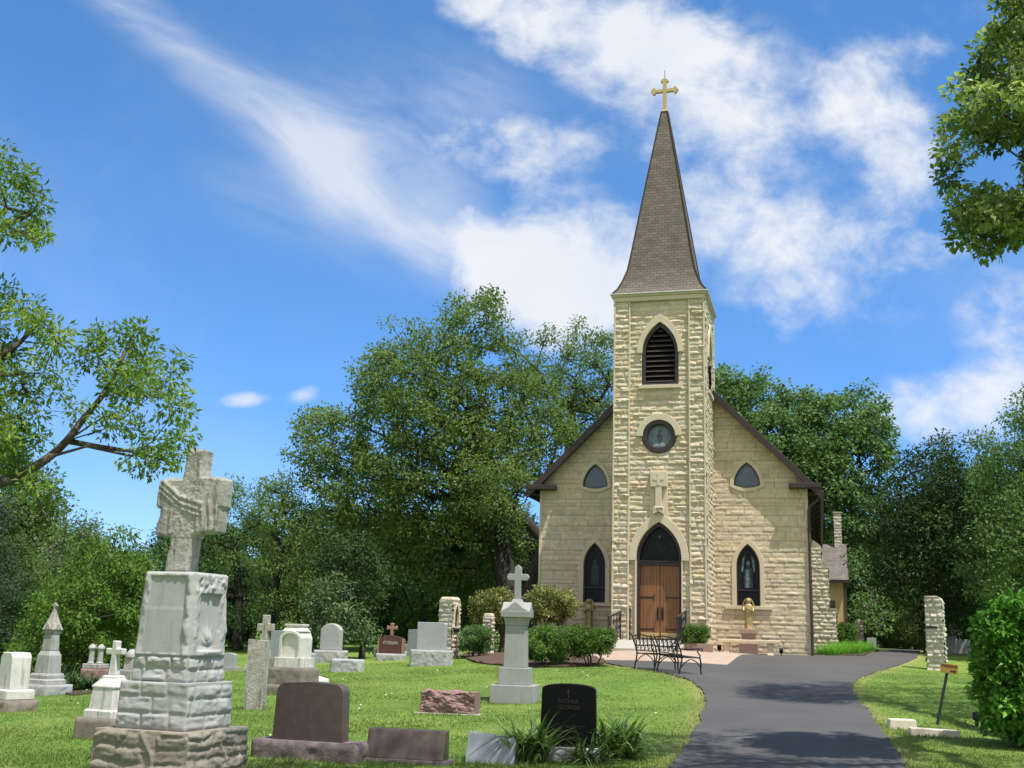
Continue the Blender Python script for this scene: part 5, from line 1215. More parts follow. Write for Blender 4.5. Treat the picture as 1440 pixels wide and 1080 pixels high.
def skeleton(C,trunk,r_trunk,rs,rt_=.012,step=1.2,jit=.12,sides_=5):
    """limbs that reach every clump; trunk is a list of points"""
    nodes=[np.array(p,float) for p in trunk]; par=[-1]+list(range(len(trunk)-1)); ntr=len(trunk)
    wgt=[0.]*ntr; arr=np.zeros((len(C)*14+200,3)); arr[:ntr]=nodes; cnt=ntr
    order=np.argsort(np.linalg.norm(C-nodes[-1],axis=1))
    for ci in order:
        c=C[ci]; A=arr[:cnt]; d=np.linalg.norm(A-c,axis=1)+1.6*np.maximum(0,A[:,2]-c[2]+.1)
        if ntr>2: d[:max(1,ntr//3)]+=3
        j=int(np.argmin(d)); n=max(1,min(8,int(np.linalg.norm(A[j]-c)/step+.5))); prev=j; p0=A[j].copy(); L_=np.linalg.norm(c-p0)
        for i in range(1,n+1):
            t=i/n; p=p0*(1-t)+c*t; 
            if i<n: p=p+rs.normal(size=3)*jit*L_/n; p[2]+=.10*L_*math.sin(PI*t)*.5
            arr[cnt]=p; par.append(prev); wgt.append(0.); prev=cnt; cnt+=1
        wgt[prev]+=1
    for i in range(cnt-1,0,-1): wgt[par[i]]+=wgt[i]
    tot=max(wgt[0],2); ex=math.log(max(r_trunk/rt_,1.5))/math.log(tot); rad=[rt_*max(w,1)**ex for w in wgt]
    for i in range(ntr): rad[i]=max(rad[i],r_trunk*(1-.35*i/max(1,ntr-1)))
    rad[0]=r_trunk*1.25
    V=[];Q=[]
    par=np.array(par); P0=arr[par[1:]]; P1=arr[1:cnt]; R1=np.array(rad[1:cnt]); R0=np.minimum(np.array(rad)[par[1:]],R1*1.3)
    tr=np.arange(1,cnt)<ntr; R0=np.where(tr,np.array(rad)[par[1:]],R0)
    D=P1-P0; Ln=np.linalg.norm(D,axis=1); ok=Ln>1e-4; P0,P1,R0,R1,D,Ln=[x[ok] for x in (P0,P1,R0,R1,D,Ln)]; D/=Ln[:,None]
    a=np.where(np.abs(D[:,2:3])<.9,np.array([[0,0,1.]]),np.array([[1.,0,0]])); u=np.cross(D,a); u/=np.linalg.norm(u,axis=1)[:,None]; w=np.cross(D,u)
    S_=sides_; n=len(P0); th=2*PI*np.arange(S_)/S_; cs=np.cos(th)[None,:,None]; sn=np.sin(th)[None,:,None]
    circ_=u[:,None]*cs+w[:,None]*sn
    r0=P0[:,None]-D[:,None]*(R0*.3)[:,None,None]+circ_*R0[:,None,None]; r1=P1[:,None]+circ_*R1[:,None,None]
    V=np.concatenate([r0,r1],1).reshape(-1,3); b=(np.arange(n)*2*S_)[:,None]; j=np.arange(S_)[None]
    Q=np.stack([b+j,b+(j+1)%S_,b+(j+1)%S_+S_,b+j+S_],-1).reshape(-1,4)
    return V,Q
def make_tree(name,label,cat,base,trunk,r_trunk,C,rad,per,size,leaf,bark,seed,asp=.5,droop=.3,flat=.7,group=None,rt_=.012,up=.7,step=1.2,fold=.15,tone_sp=.18):
    rs=np.random.default_rng(seed); base=np.array(base,float); r=root(name,label,cat,tuple(base),0,group)
    C=np.asarray(C,float)-base; V,Q=skeleton(C,[np.array(t,float)-base for t in trunk],r_trunk,rs,rt_,step)
    npmesh('trunk',V,Q,bark,r,smooth=True)
    leaves('crown',leaf,r,C,rad,per,size,rs,asp,droop,flat,up=up,fold=fold,tone_sp=tone_sp); return r
BTH=-.24
def poly_clumps(poly,D,depth,sp,rs,keep=1.0,jit=.45,inset=0,bough=None,lay=1.1,th=None):
    """clump centres filling a crown whose outline, at its own distance D, is a polygon seen at these bearings;
    inset keeps the leaf clumps inside it, bough breaks the crown into leafy boughs with gaps between"""
    P=np.array(poly,float); xs=np.arange(P[:,0].min(),P[:,0].max(),sp); ys=np.arange(P[:,1].min(),P[:,1].max(),sp*.87); out=[]
    X,Y=np.meshgrid(xs,ys); X=X+(np.arange(len(ys))%2)[:,None]*sp/2
    X=(X+rs.normal(0,sp*jit*.6,X.shape)).ravel(); Y=(Y+rs.normal(0,sp*jit*.6,Y.shape)).ravel()
    m=inpoly(X,Y,P); X,Y=X[m],Y[m]; dd=pdist(X,Y,P); m=dd>inset*F/D; X,Y,dd=X[m],Y[m],dd[m]; mx=max(dd.max(),1); o3=Vector(rs.uniform(-50,50,3))
    for x,y,d in zip(X,Y,dd):
        if rs.random()>keep: continue
        h=depth*math.sqrt(min(1,(d+sp*.3)/mx*1.3)); nl=max(1,int(round(2*h/lay/2)))
        for k in range(nl):
            p=W(x+rs.normal(0,sp*.25),y+rs.normal(0,sp*.25),D+(2*(k+rs.random())/nl-1)*h)
            if bough is not None:
                f=mnoise.noise(o3+Vector((p[0]*bough,p[1]*bough,p[2]*bough*1.5)))
                if f<(BTH if th is None else th): continue
            out.append(p)
    return np.array(out)
def pxm(D): return F/D
def gat(px,D): 
    p=W(px,900,D); return np.array([p[0],p[1],z1(p[0],p[1])-.1])
TR_='large trees round the church'
# big elm behind the church's left
rs=np.random.default_rng(3); D=55
pl=[(398,640),(408,590),(440,562),(478,560),(486,515),(512,478),(546,446),(600,452),(618,425),(640,402),(690,397),(724,418),(736,462),(745,500),(800,560),(830,600),(800,660),(760,700),(756,770),(720,800),(660,850),(600,838),(560,800),(500,800),(455,770),(432,720)]
C=poly_clumps(pl,D,5.2,19,rs,1,.45,.3,.55,.85)
b=gat(722,52); 
make_tree('elm_tree','biggest spreading elm with a tall leafy top, dark trunks beside the left church wall','tree',b,[b,b+[-.1,.3,2.0],W(700,760,D-2),W(690,690,D-1),W(680,610,D)],0.55,C,.64,60,.19,'elm','darkbark',31,.55,.35,.75,TR_,.012,step=1.6)
rs=np.random.default_rng(5); D=62
pl=[(728,520),(742,490),(770,462),(790,478),(800,452),(835,452),(862,468),(900,500),(900,640),(830,640),(770,610),(740,570)]
C=poly_clumps(pl,D,3.5,18,rs,1,.45,.15,.5,.9); b=gat(800,62)
make_tree('elm_tree','airy elm showing between the big elm and the church tower','tree',b,[b,W(795,780,D),W(800,650,D),W(805,560,D)],.3,C,.64,60,.185,'elm','darkbark',32,.5,.3,.75,TR_,.012,step=1.6)
# leaning trunk by the wall
rs=np.random.default_rng(6); D=50
pl=[(640,640),(700,610),(760,640),(752,700),(745,780),(700,770),(650,720)]
C=poly_clumps(pl,D,2.5,20,rs,.8,.45,.3,.5,.9); b=gat(742,48)
make_tree('elm_tree','slanting grey trunked tree leaning along the left church wall','tree',b,[b,W(741,850,48.3),W(750,805,48.8),W(768,765,49.6),W(790,720,50.5)],.30,C,.62,85,.15,'elm','darkbark',33,.5,.3,.75,TR_,.012,step=1.5)
# cottonwood behind the church
rs=np.random.default_rng(8); D=78
pl=[(960,540),(985,530),(1002,520),(1012,512),(1030,522),(1046,530),(1056,520),(1075,511),(1096,517),(1104,548),(1130,552),(1150,548),(1166,545),(1184,556),(1190,535),(1208,530),(1224,556),(1246,572),(1256,610),(1266,626),(1252,668),(1240,720),(1228,775),(1190,800),(1150,790),(1100,740),(985,640)]
C=poly_clumps(pl,D,5,14.5,rs,1,.45,.12,.36,1.1); b=gat(1168,80)
make_tree('cottonwood_tree','tall bright cottonwood rising behind the right roof slope of the church','tree',b,[b,W(1165,800,D),W(1150,720,D),W(1130,650,D)],.4,C,.76,80,.235,'cotton','darkbark',34,.85,.5,.8,TR_,.012,step=1.8)
rs=np.random.default_rng(9); D=50
pl=[(1205,760),(1222,705),(1240,660),(1262,640),(1290,628),(1310,612),(1340,618),(1372,630),(1390,720),(1390,880),(1320,905),(1262,898),(1244,850),(1226,800)]
C=poly_clumps(pl,D,3.6,20,rs,1,.45,.35,.45,.9); b=gat(1310,50)
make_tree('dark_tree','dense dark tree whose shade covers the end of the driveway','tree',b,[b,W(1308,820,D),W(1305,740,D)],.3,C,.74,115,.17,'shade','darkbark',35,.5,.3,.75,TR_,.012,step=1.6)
rs=np.random.default_rng(10); D=46
pl=[(1346,730),(1352,680),(1340,650),(1352,610),(1385,590),(1418,560),(1424,530),(1470,520),(1540,580),(1560,760),(1500,860),(1420,880),(1365,860),(1338,800)]
C=poly_clumps(pl,D,3.6,22,rs,1,.45,.45,.5,.9); b=gat(1460,47)
make_tree('maple_tree','lighter green broad tree at the right edge in front of the dark tree','tree',b,[b,W(1455,800,D),W(1450,700,D)],.3,C,.66,95,.155,'cotton','darkbark',36,.6,.3,.75,TR_,.012,step=1.6)
rs=np.random.default_rng(12); D=64
pl=[(1190,850),(1196,800),(1210,770),(1240,790),(1262,830),(1262,880),(1220,880)]
C=poly_clumps(pl,D,2.5,24,rs,.9); b=gat(1225,66)
make_tree('young_tree','light green young tree filling the gap right of the rear wing','tree',b,[b,W(1225,850,D)],.16,C,.95,140,.2,'cotton','bark',37,.6,.3,.75,TR_,.016)
# left side
rs=np.random.default_rng(13); D=38
pl=[(8,915),(30,860),(58,828),(88,792),(108,756),(138,740),(174,738),(206,756),(222,795),(230,850),(228,905),(200,950),(120,955),(50,950),(8,945)]
C=poly_clumps(pl,D,3.0,16,rs,1,.45,.2,.75,.65,-.08); b=gat(125,38.5)
make_tree('mulberry_tree','bright green weeping mulberry with drooping dome just left of the draped monument','tree',b,[b,W(128,860,D),W(140,800,D)],.16,C,.42,92,.115,'mul','darkbark',38,.6,.9,.8,'trees along the left of the graveyard',.014,step=1.,up=.5)
rs=np.random.default_rng(14); D=52
pl=[(48,760),(60,725),(82,706),(110,706),(138,738),(150,770),(130,800),(100,830),(60,830),(30,800)]
C=poly_clumps(pl,D,2.6,25,rs,.66); b=gat(88,52)
make_tree('thin_tree','thin crowned pale tree behind the weeping mulberry','tree',b,[b,W(84,850,D),W(82,780,D)],.2,C,.8,75,.17,'sage','bark',39,.5,.3,.75,'trees along the left of the graveyard',.016,step=1.4)
rs=np.random.default_rng(15); D=26
pl=[(-60,600),(-10,660),(8,690),(24,705),(16,760),(26,800),(14,850),(8,900),(-20,925),(-80,925)]
C=poly_clumps(pl,D,1.6,22,rs,1); b=gat(-25,26.5)
make_tree('conifer_tree','dark conifer at the far left edge','tree',b,[b,W(-24,800,D),W(-24,640,D)],.2,C,.42,230,.1,'spruce','darkbark',40,.22,.7,.8,'trees along the left of the graveyard',.012,step=.8)
for nm,lb,pl,D,bx,tr,lf,sd,kp in (
 ('poplar_tree','leafy green tree rising right behind the cross of the draped monument',[(206,790),(220,745),(248,735),(260,690),(300,668),(340,655),(376,672),(380,760),(384,850),(372,905),(300,920),(230,915)],58,335,[(335,840),(330,760)],'cotton',41,.88),
 ('poplar_tree','leafy green tree between the draped monument and the big elm',[(358,700),(376,665),(402,660),(428,680),(452,730),(470,800),(470,890),(420,915),(360,905)],54,378,[(382,850),(395,780)],'elm',42,.88),
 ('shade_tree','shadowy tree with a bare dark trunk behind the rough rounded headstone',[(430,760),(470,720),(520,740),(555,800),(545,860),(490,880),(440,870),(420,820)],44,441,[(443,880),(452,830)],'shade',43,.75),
 ('young_tree','yellow-green young tree under the big elm behind the red cross headstone',[(550,830),(565,790),(600,770),(625,800),(632,850),(620,900),(570,905)],60,595,[(595,850)],'mul',44,.7),
 ('young_tree','young green tree in shade between the niched pillar and the big elm trunks',[(630,840),(640,790),(690,780),(715,830),(710,880),(660,900)],58,668,[(668,850)],'elm',45,.75),
 ('grey_shrub','grey-green bushy young tree behind the low grey granite block',[(425,860),(440,815),(470,800),(500,835),(520,870),(505,915),(440,920)],42,470,[(470,880)],'sage',46,.85),
 ('grey_shrub','grey-green shrub behind the red cross headstone, left side',[(480,880),(505,850),(530,880),(540,910),(500,922)],43,510,[(510,905)],'sage',47,.9)):
    rs=np.random.default_rng(sd); C=poly_clumps(pl,D,2.6 if D>50 else 1.6,19,rs,kp,.45,.2,.5,.8); b=gat(bx,D)
    make_tree(nm,lb,'shrub' if 'shrub' in nm else 'tree',b,[b]+[W(x,y,D) for x,y in tr],.24 if D>50 else .12,C,.64 if D>43.5 else .52,95,.15,lf,'darkbark',sd,.55,.3,.75,'trees and bushes behind the graves',.015,step=1.4)
# woodland behind: individual trees from a few grown specimens
def specimen(seed,H,Rw,leaf,size,per,nc,low=.0):
    rs=np.random.default_rng(seed); C=[]
    while len(C)<nc:
        p=rs.uniform(-1,1,3); r2=p@p
        if r2>1 or r2<.25: continue
        zc=(p[2]+1)/2; wd=math.sin(PI*min(.97,max(.06,zc**.8)))**.6
        C.append((p[0]*Rw*wd,p[1]*Rw*wd,H*(low+(1-low)*zc)))
    C=np.array(C); V,Q=skeleton(C,[(0,0,0),(0,0,H*.22),(.2,.1,H*.45),(0,.1,H*.62)],H*.022,rs,.02,1.8)
    return V,Q,C,rs
SPEC=[(51,11,4.2,'shade'),(52,9.5,4.0,'elm'),(53,12.5,4.6,'elm'),(54,8,3.6,'cotton')]
protos=[]
for sd,H,Rw,lf in SPEC:
    V,Q,C,rs=specimen(sd,H,Rw,lf,.24,120,150); r=root('woodland_tree','tree','tree',(0,0,0)); npmesh('trunk',V,Q,'darkbark',r,smooth=True)
    leaves('crown',lf,r,C,1.05,140,.24,rs,.55,.3,.75); protos.append(r)
spots=[]
BK=[(1274,64,1,.34,'low at the very end of the driveway'),(1255,74,0,.38,'low at the end of the driveway, left'),(1300,68,2,.36,'low at the end of the driveway, right'),(1355,62,0,.42,'low behind the stepped monument, left'),(1410,58,1,.42,'low behind the stepped monument, right'),(-20,44,0,.42,'low behind the dark conifer'),(8,47,2,.40,'low at the far left behind the slender spire monument'),(52,50,1,.42,'low behind the dark headstone at left'),(250,60,3,.5,'low behind the draped monument'),(330,62,0,.42,'low behind the narrow upright slab'),(-30,62,2,.95,'behind the dark conifer at the left edge'),(30,70,0,.8,'between the dark conifer and the weeping mulberry'),(105,66,1,.72,'directly behind the weeping mulberry'),(170,60,3,.62,'at the right shoulder of the weeping mulberry'),(235,72,0,.72,'behind the draped monument, left side'),(290,78,1,.8,'behind the draped monument, right side'),
 (345,80,2,.72,'far behind the narrow upright slab'),(410,84,0,.9,'far behind the white arched stone'),(470,76,2,.75,'behind the shadowy bare trunked tree'),(520,70,0,.78,'under the big elm, left of the red cross headstone'),(575,82,1,.95,'behind the yellow-green young tree'),(630,74,0,.72,'behind the niched stone pillar'),(690,80,2,.85,'behind the big elm trunks'),(735,70,0,.7,'at the left corner of the church'),
 (560,92,3,1.2,'deep behind the big elm, left'),(650,95,2,1.1,'deep behind the big elm, right'),(1195,92,1,.95,'right behind the chimney of the rear wing'),(1245,88,0,.9,'at the head of the driveway'),(1290,80,0,1.0,'behind the dark tree, left side'),(1345,76,0,1.0,'behind the tall rubble pillar'),(1400,70,2,.95,'behind the stepped monument'),(1460,66,0,1.1,'just past the right edge'),(1220,110,2,.9,'farthest up the driveway'),(1150,100,1,1.0,'hidden behind the rear wing')]
used=set()
for i,(px,D,k,sc,lb) in enumerate(BK):
    p=protos[k]; b=gat(px,D)
    if k in used:
        r=p.copy(); COL.objects.link(r)
        for ch in p.children:
            c=ch.copy(); COL.objects.link(c); c.parent=r
    else: r=p; used.add(k)
    r.location=tuple(b); r.rotation_euler=(0,0,i*1.7); r.scale=(sc*1.08,sc*1.08,sc)
    r['label']='green woodland tree '+lb; r['category']='tree'; r['group']='woodland trees beyond the graveyard'
# overhanging branches, near trees at both sides (their trunks stand beside the camera's view)
def near_tree(name,label,base,trunk,r_t,C,rad,per,size,leaf,seed,asp,group=None,**kw): return make_tree(name,label,'tree',base,trunk,r_t,C,rad,per,size,leaf,'bark',seed,asp,.25,.75,group,.006,step=.5,fold=.12,**kw)
rs=np.random.default_rng(21); D=9.2; KS=D/13.5
def pc(pl,D,dep,sp,keep=1): 
    P=poly_clumps(pl,D,dep,sp,rs,keep,.5); return P
parts=[pc([(116,482),(160,455),(182,450),(205,478),(240,500),(236,520),(255,545),(278,545),(276,590),(258,650),(225,662),(196,652),(160,620),(124,600),(150,560),(130,520)],D,.7,21,.62),
 pc([(-40,400),(0,392),(35,410),(62,425),(88,455),(84,490),(62,520),(105,530),(118,560),(100,590),(72,610),(40,640),(0,640),(-60,620)],D,.8,22,.72),
 pc([(-60,190),(0,205),(10,235),(30,250),(52,270),(76,310),(55,335),(40,350),(10,330),(-60,330)],D,.7,21,.85),
 pc([(-40,655),(20,640),(80,690),(105,685),(70,720),(45,680)],D,.3,20,.5)]
C=np.concatenate(parts); 
# the rest of the crown, above and left of the view
ex=[]
while len(ex)<70:
    p=np.array([rs.uniform(-12,-6),rs.uniform(6,12),rs.uniform(4,11)]); k=p-[0,0,EYE]; u=720+F*(k@RT)/(k@FW)
    if u<-130: ex.append(p)
C2=np.array(ex); b=np.array([-6.6,9.0,z1(-6.6,9.)-.1])
tk=[b,b+[.05,.1,2.0],W(-60,700,D),W(22,673,D),W(69,643,D),W(94,620,D)]
radv=np.full(len(C),.15)
r=root('oak_tree','near oak whose long bent branch reaches in from the left edge above the monument','tree',tuple(b),0,'oaks overhanging the view')
rs2=np.random.default_rng(61); Cl=C-b
V=np.zeros((0,3)); Q=np.zeros((0,4),int); n0=0
for cl,tr_,rr_ in ((parts[0],tk[3:]+[W(117,590,D),W(152,548,D)],.028),(parts[1],[W(-90,560,D),W(-20,530,D),W(30,480,D)],.03),(parts[2],[W(-110,350,D),W(-40,330,D),W(5,318,D)],.03),(parts[3],[W(22,673,D),W(38,668,D)],.015)):
    v_,q_=skeleton(cl-b,[np.array(x)-b for x in tr_],rr_,rs2,.0025,.32,.12); Q=np.concatenate([Q,q_+len(V)]); V=np.concatenate([V,v_])
V2,Q2=skeleton(C2-b,[(0,0,0),(0,0,2.),(-.2,.1,4.),(-.3,.2,6.5)],.22,rs2,.012,1.); Q=np.concatenate([Q,Q2+len(V)]); V=np.concatenate([V,V2])

trb=M(); trb.tube([np.array([0,0,2.0]),np.array([.2,0,2.6]),W(-60,700,D)-b],[.13,.08,.052],7)
for pts,r0 in (([(-60,700),(0,679),(22,673),(69,643),(94,620),(117,590),(140,562),(160,530),(178,490)],.08),([(94,620),(130,627),(165,632),(190,636),(240,650)],.045),([(38,668),(52,695),(58,715),(72,732)],.03),([(150,548),(190,555),(230,560)],.03),([(-60,330),(0,318),(30,328),(55,338)],.04),([(-60,520),(0,500),(40,470),(62,440)],.05)):
    q_=smooth_line(pts,4); trb.tube([W(x,y,D+.08*math.sin(i))-b for i,(x,y) in enumerate(q_)],list(np.linspace(r0*.62,r0*.2,len(q_))),7)
nv=len(V); v3=np.array(trb.v); f4=[f for f in trb.f if len(f)==4]
npmesh('trunk',np.concatenate([V,v3]),np.concatenate([Q,np.array(f4)+nv]),'bark',r,smooth=True)
Call=np.concatenate([Cl,C2-b]); radv=np.concatenate([radv,np.full(len(C2),.45)])
leaves('crown','oak',r,Call,radv,95,.058,rs2,.40,.25,.8,fold=.12,tone_sp=.2)
# right
rs=np.random.default_rng(22); D=14
parts=[pc([(1404,-20),(1440,-40),(1560,-40),(1560,330),(1470,330),(1455,290),(1440,215),(1420,205),(1385,225),(1365,235),(1345,262),(1318,278),(1316,250),(1335,225),(1317,190),(1322,165),(1345,150),(1330,125),(1362,100),(1375,75),(1395,45)],D,1.2,17,.62),
 pc([(1340,292),(1370,270),(1392,255),(1430,262),(1470,250),(1520,300),(1480,345),(1440,332),(1405,340),(1378,356),(1365,340),(1348,335)],D,.8,17,.66)]
C=np.concatenate(parts); ex=[]
# the rest of the crown: above and to the right of the view, where it shades the drive and the lawns
for pl_,sp_,kp_ in (([(1045,976),(1075,962),(1130,968),(1200,958),(1222,985),(1150,992),(1080,986)],8,1),([(1215,960),(1260,955),(1330,963),(1400,958),(1450,985),(1450,1012),(1350,1014),(1290,1000),(1230,992)],12,1),
   ([(958,1052),(1010,1026),(1080,1036),(1160,1022),(1240,1038),(1275,1085),(945,1085)],17,.85),([(1250,1026),(1330,1045),(1440,1075),(1440,1095),(1290,1090)],18,.5),([(868,1036),(930,1027),(968,1034),(940,1064),(880,1064)],15,.9),([(350,1070),(560,1074),(760,1072),(940,1066),(940,1098),(350,1098)],20,.8)):
    P_=np.array(pl_,float)
    for x_ in np.arange(P_[:,0].min(),P_[:,0].max(),sp_):
        for y_ in np.arange(P_[:,1].min(),P_[:,1].max(),sp_*.55):
            if rs.random()<kp_ and inpoly(np.array([x_]),np.array([y_]),P_)[0]:
                g=G(x_,y_); t_=8+rs.random()*2
                dv_=C-g; al=dv_@SUN
                if np.linalg.norm(dv_-al[:,None]*SUN,axis=1).min()<.55: continue   # already shaded by the hanging branch
                for _ in range(30):
                    p=g+SUN*t_; k=p-[0,0,EYE]; u=720+F*(k@RT)/max(.01,k@FW); v_=540-F*(k@UP)/max(.01,k@FW)
                    if u>1520 or v_<-140 or k@FW<.1: ex.append(p+rs.normal(0,.12,3)); break
                    t_+=.6
C2=np.array(ex); b=np.array([10.4,15.5,z1(10.4,15.5)-.1])
C=np.concatenate([C,C2]); radv=np.concatenate([np.full(len(C)-len(C2),.21),np.full(len(C2),.5)])
r=root('oak_tree','near oak with glossy leaves hanging in at the upper right corner','tree',tuple(b),0,'oaks overhanging the view')
rs2=np.random.default_rng(62); Cl=C-b
V,Q=skeleton(Cl,[(0,0,0),(0,0,3),(-.1,.1,6),(0,-.2,8.5)],.34,rs2,.005,.6,.14)
npmesh('trunk',V,Q,'bark',r,smooth=True)
leaves('crown','oak2',r,Cl,radv,95,.098,rs2,.6,.25,.8,fold=.10,tone_sp=.2)
# ------------------------------------------------------------------ shrubs
def shrub(name,label,cat,px,py,wpx,hpx,leaf,size,n,seed,stem=.35,boxy=.0,dep=1.,asp=.55,group=None,loc=None,rad=None,stems=7,tone_sp=.2,per=60):
    if loc is None: loc,s=place(px,py)
    else: s=F/loc[1]
    w=wpx/s; h=hpx/s; rs=np.random.default_rng(seed); r=root(name,label,cat,loc,0,group); C=[]
    ho=h*(1-stem); rd=rad or min(w,ho)*.16
    while len(C)<n:
        p=rs.uniform(-1,1,3); e=2+boxy*4; q=(np.abs(p)**e).sum()**(1/e)
        if q>1 or (q<.55 and rs.random()<.8): continue
        lump=1+.20*mnoise.noise(Vector((p[0]*2.2+seed,p[1]*2.2,p[2]*2.2)))+(.22*rs.random() if rs.random()<.14 else 0)
        if mnoise.noise(Vector((p[0]*3+seed*3,p[1]*3,p[2]*3)))<-.22: continue
        C.append((p[0]*(w/2-rd*.6)*lump,p[1]*(w/2-rd*.6)*dep*lump,h*stem+ho/2+p[2]*(ho/2-rd*.5)*lump))
    C=np.array(C); m=M()
    for k in range(stems):
        a=2*PI*k/stems+rs.random(); t=C[rs.integers(len(C))]; m.tube([(.08*w*math.cos(a),.08*w*math.sin(a),-.05),(.2*w*math.cos(a),.2*w*math.sin(a)*dep,h*stem*.7+.05),tuple(t)],[.03*min(1,w),.022*min(1,w),.008],5)
    m.build('stems','bark',r); leaves('foliage',leaf,r,C,rd,per,size,rs,asp,.1,.85,tone_sp=tone_sp); return r
SG='shrubs in the mulch bed by the church'
shrub('clipped_shrub','flat topped clipped green shrub on bare stems, right end of the mulch bed','shrub',832,937,64,54,'box',.06,190,71,.32,.75,group=SG,rad=.13)
shrub('clipped_shrub','broad low green shrub between the flat topped shrub and the tall cross monument','shrub',776,937,92,57,'box',.07,210,72,.12,.25,group=SG,rad=.15)
shrub('round_shrub','round darker green shrub beside the niched pillar, left of the tall cross monument','shrub',667,925,48,46,'cotton',.07,120,73,.18,.2,group=SG,rad=.14,tone_sp=.28)
shrub('variegated_shrub','tall yellow-tinged variegated shrub before the left church wall','shrub',788,922,76,90,'euon',.085,190,74,.42,.15,group=SG,rad=.2,loc=(lambda p:(p[0],p[1],p[2]))(chloc(-4.05,.4,-.03)),stems=11)
shrub('variegated_shrub','tall yellow-tinged variegated shrub behind the tall cross monument','shrub',712,922,70,92,'euon',.085,180,75,.34,.15,group=SG,rad=.2,loc=chloc(-6.4,1.2,-.03),stems=10)
p=PLANTER; shrub('planter_shrub','bushy green shrub growing in the pink granite planter','shrub',0,0,40,30,'box',.06,110,76,.0,.2,loc=(p[0],p[1],p[2]+.2),rad=.12,dep=.7,stems=5)
shrub('clipped_shrub','rounded clipped shrub at the corner of the flower bed by the rear wing','shrub',1186,907,34,38,'box',.075,150,77,.05,.6,rad=.15,loc=chloc(6.5,9.6,.0))
shrub('lilac_bush','big bright green lilac bush at the right edge, dark beneath','shrub',0,0,134,210,'lilac',.10,560,78,.03,.15,loc=(lambda g:(g[0],g[1],g[2]-.05))(G(1452,1052)),rad=.165,stems=12,asp=.6,per=78)
def blades(name,mat,parent,B,ln,wd,rs,lean=.5,seg=4,arch=1.2,hdir=None):
    """arching strap leaves from base points B"""
    k=len(B); a=rs.uniform(0,2*PI,k) if hdir is None else hdir; Ls=ln*(.55+.6*rs.random(k)); le=lean*(.4+.9*rs.random(k)); ar=arch*(.5+rs.random(k)); V=np.zeros((k,seg+1,2,3))
    dirx=np.stack([np.cos(a),np.sin(a),0*a],1); sd_=np.stack([-np.sin(a),np.cos(a),0*a],1); p=B.copy(); th=le.copy()
    for i in range(seg+1):
        w=wd*(1-(i/seg)**1.6)*(.7+.6*math.sin(PI*min(1,(i+.6)/seg)))+.0008
        V[:,i,0]=p+sd_*w/2; V[:,i,1]=p-sd_*w/2
        st=Ls/seg; p=p+dirx*(np.sin(th)*st)[:,None]; p[:,2]+=np.cos(th)*st; th=th+ar/seg
    i=np.arange(seg)*2; f=np.stack([i,i+1,i+3,i+2],1); Q=(np.arange(k)*(seg+1)*2)[:,None,None]+f[None]
    tone=np.clip(rs.normal(.5,.22,k),0,1); return npmesh(name,V.reshape(-1,3),Q.reshape(-1,4),mat,parent,{'tone':np.repeat(tone,(seg+1)*2)})
def clump(name,label,px,py,n,spread,ln,wd,seed,mat='lily',lean=.45,arch=1.5,loc=None,group=None,cat='plant',dx=1):
    if loc is None: g=G(px,py); loc=(g[0],g[1],g[2]-.02)
    r=root(name,label,cat,loc,0,group); rs=np.random.default_rng(seed); t=rs.uniform(0,2*PI,n); q=np.sqrt(rs.random(n))*spread
    B=np.stack([q*np.cos(t)*dx,q*np.sin(t)*.7,np.zeros(n)],1)
    blades('leaves',mat,r,B,ln,wd,rs,lean,5,arch); return r
LG='daylily clumps by the black headstone'
clump('daylily','daylily clump with drooping strap leaves left of the black headstone',742,1072,190,.24,.85,.04,81,group=LG)
clump('daylily','daylily clump with a few tall leaves right of the black headstone',866,1066,190,.27,.92,.04,82,group=LG,lean=.5)
clump('daylily','low sprawling daylily leaves across the right foot of the black headstone',828,1072,110,.2,.75,.034,83,group=LG,lean=.95,arch=1.1)
g=[chloc(5.75,4.3),chloc(6.2,5.2),chloc(6.7,6.2),chloc(6.1,6.4),chloc(7.0,7.6),chloc(7.3,9.0),chloc(6.4,7.6)]
lbs=['nearest tuft, beside the church corner downspout','second tuft along the drive edge','middle tuft along the drive edge','tuft against the wall buttress','tuft before the rounded clipped shrub','last tuft, beside the far small pillar','inner tuft behind the middle of the bed']
for i,(p,lb) in enumerate(zip(g,lbs)): clump('ornamental_grass','bright ornamental grass, '+lb,0,0,420,.42,.62,.012,90+i,'ograss',.35,1.2,loc=p,group='ornamental grasses in the side bed')
clump('perennial_plant','grey-green leafy plant in the shaded flowerbed before the two column monument',92,967,120,.35,.6,.06,98,'sage',.5,1.0)
clump('perennial_plant','dark leafy plant in the shaded flowerbed, near the weeping mulberry',122,970,170,.55,.55,.06,99,'shade',.6,1.0)
clump('perennial_plant','pale flowering groundcover at the left edge of the entrance ramp',0,0,200,.28,.28,.03,100,'euon',.6,1.0,loc=chloc(-1.85,-1.4))
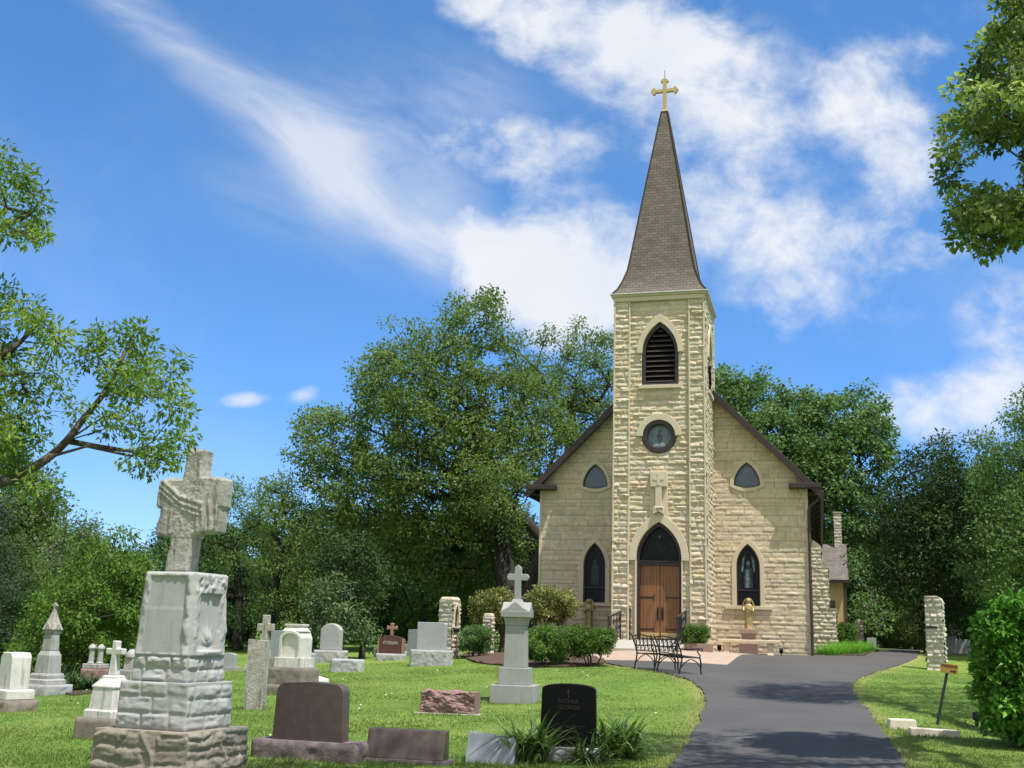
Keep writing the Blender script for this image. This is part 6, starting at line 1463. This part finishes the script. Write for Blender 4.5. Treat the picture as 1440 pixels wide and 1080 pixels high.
# ------------------------------------------------------------------ mown grass
rs=np.random.default_rng(40); n=420000
y=10.8+ (rs.random(n)**1.75)*27; x=(rs.random(n)*2-1)*(y*.56+.6)
m=~inpoly(x,y,DRIVE)&~inpoly(x,y,MULCH)&~inpoly(x,y,PAVE); dd=pdist(x,y,DRIVE); m&=(dd>-.01)
bx=[];by=[]
for (u_,v_) in BASES:
    if v_<30: a_=rs.uniform(0,2*PI,420); r_=rs.uniform(.28,.75,420); bx.append(u_+r_*np.cos(a_)*.9); by.append(v_+.2+r_*np.sin(a_)*.75)
nb=sum(len(q) for q in bx); x=np.concatenate([x,*bx]); y=np.concatenate([y,*by]); m=np.concatenate([m,~inpoly(x[-nb:],y[-nb:],DRIVE)]); dd=np.concatenate([dd,np.full(nb,9.)]); tuft=np.concatenate([np.ones(len(m)-nb),np.full(nb,2.0)])
x,y,dd,tuft=x[m],y[m],dd[m],tuft[m]; B=np.stack([x,y,Z(x,y)-.005],1)
k=len(B); a=rs.uniform(0,2*PI,k); h=.018+.022*rs.random(k); h*=np.where(fbm(x*.8,y*.8,6)>.55,1.15,.9)*(1+1.3*np.exp(-(dd/.10)**2)); h=h*tuft; w=.006+.005*rs.random(k)
ln_=rs.normal(0,.45,(k,2))*h[:,None]; sdv=np.stack([np.cos(a),np.sin(a),0*a],1)*w[:,None]
tip=B+np.concatenate([ln_,h[:,None]],1); V=np.stack([B-sdv,B+sdv,tip],1).reshape(-1,3)
dryp=np.exp(-(dd/.25)**2)*.6+np.where(fbm(x*.9,y*.9,4,4)>.60,.3,0)
tone=np.clip(rs.normal(.42,.14,k)+dryp,0,1)
go=npmesh('mown_grass',V,np.arange(3*k).reshape(-1,3),'blade',None,{'tone':np.repeat(tone,3)}); go['kind']='stuff'; tag(go,'short mown grass blades covering the graveyard lawn','grass')
pt=rs.random((40,2)); yy=13+pt[:,0]*22; xx=(pt[:,1]*2-1)*yy*.45; m=~inpoly(xx,yy,DRIVE)&~inpoly(xx,yy,MULCH); xx,yy=xx[m],yy[m]
zz=Z(xx,yy)+.035; s_=.010+.012*rs.random(len(xx)); V=np.stack([np.stack([xx-s_,yy-s_*.6,zz],1),np.stack([xx+s_,yy-s_*.6,zz],1),np.stack([xx+s_*.8,yy+s_,zz+.012],1),np.stack([xx-s_,yy+s_*.7,zz+.01],1)],1).reshape(-1,3)
po=npmesh('fallen_petals',V,np.arange(len(V)).reshape(-1,4),'whitemarble',None); po['kind']='stuff'; tag(po,'scattered pale petals and clover heads on the lawn','petals')
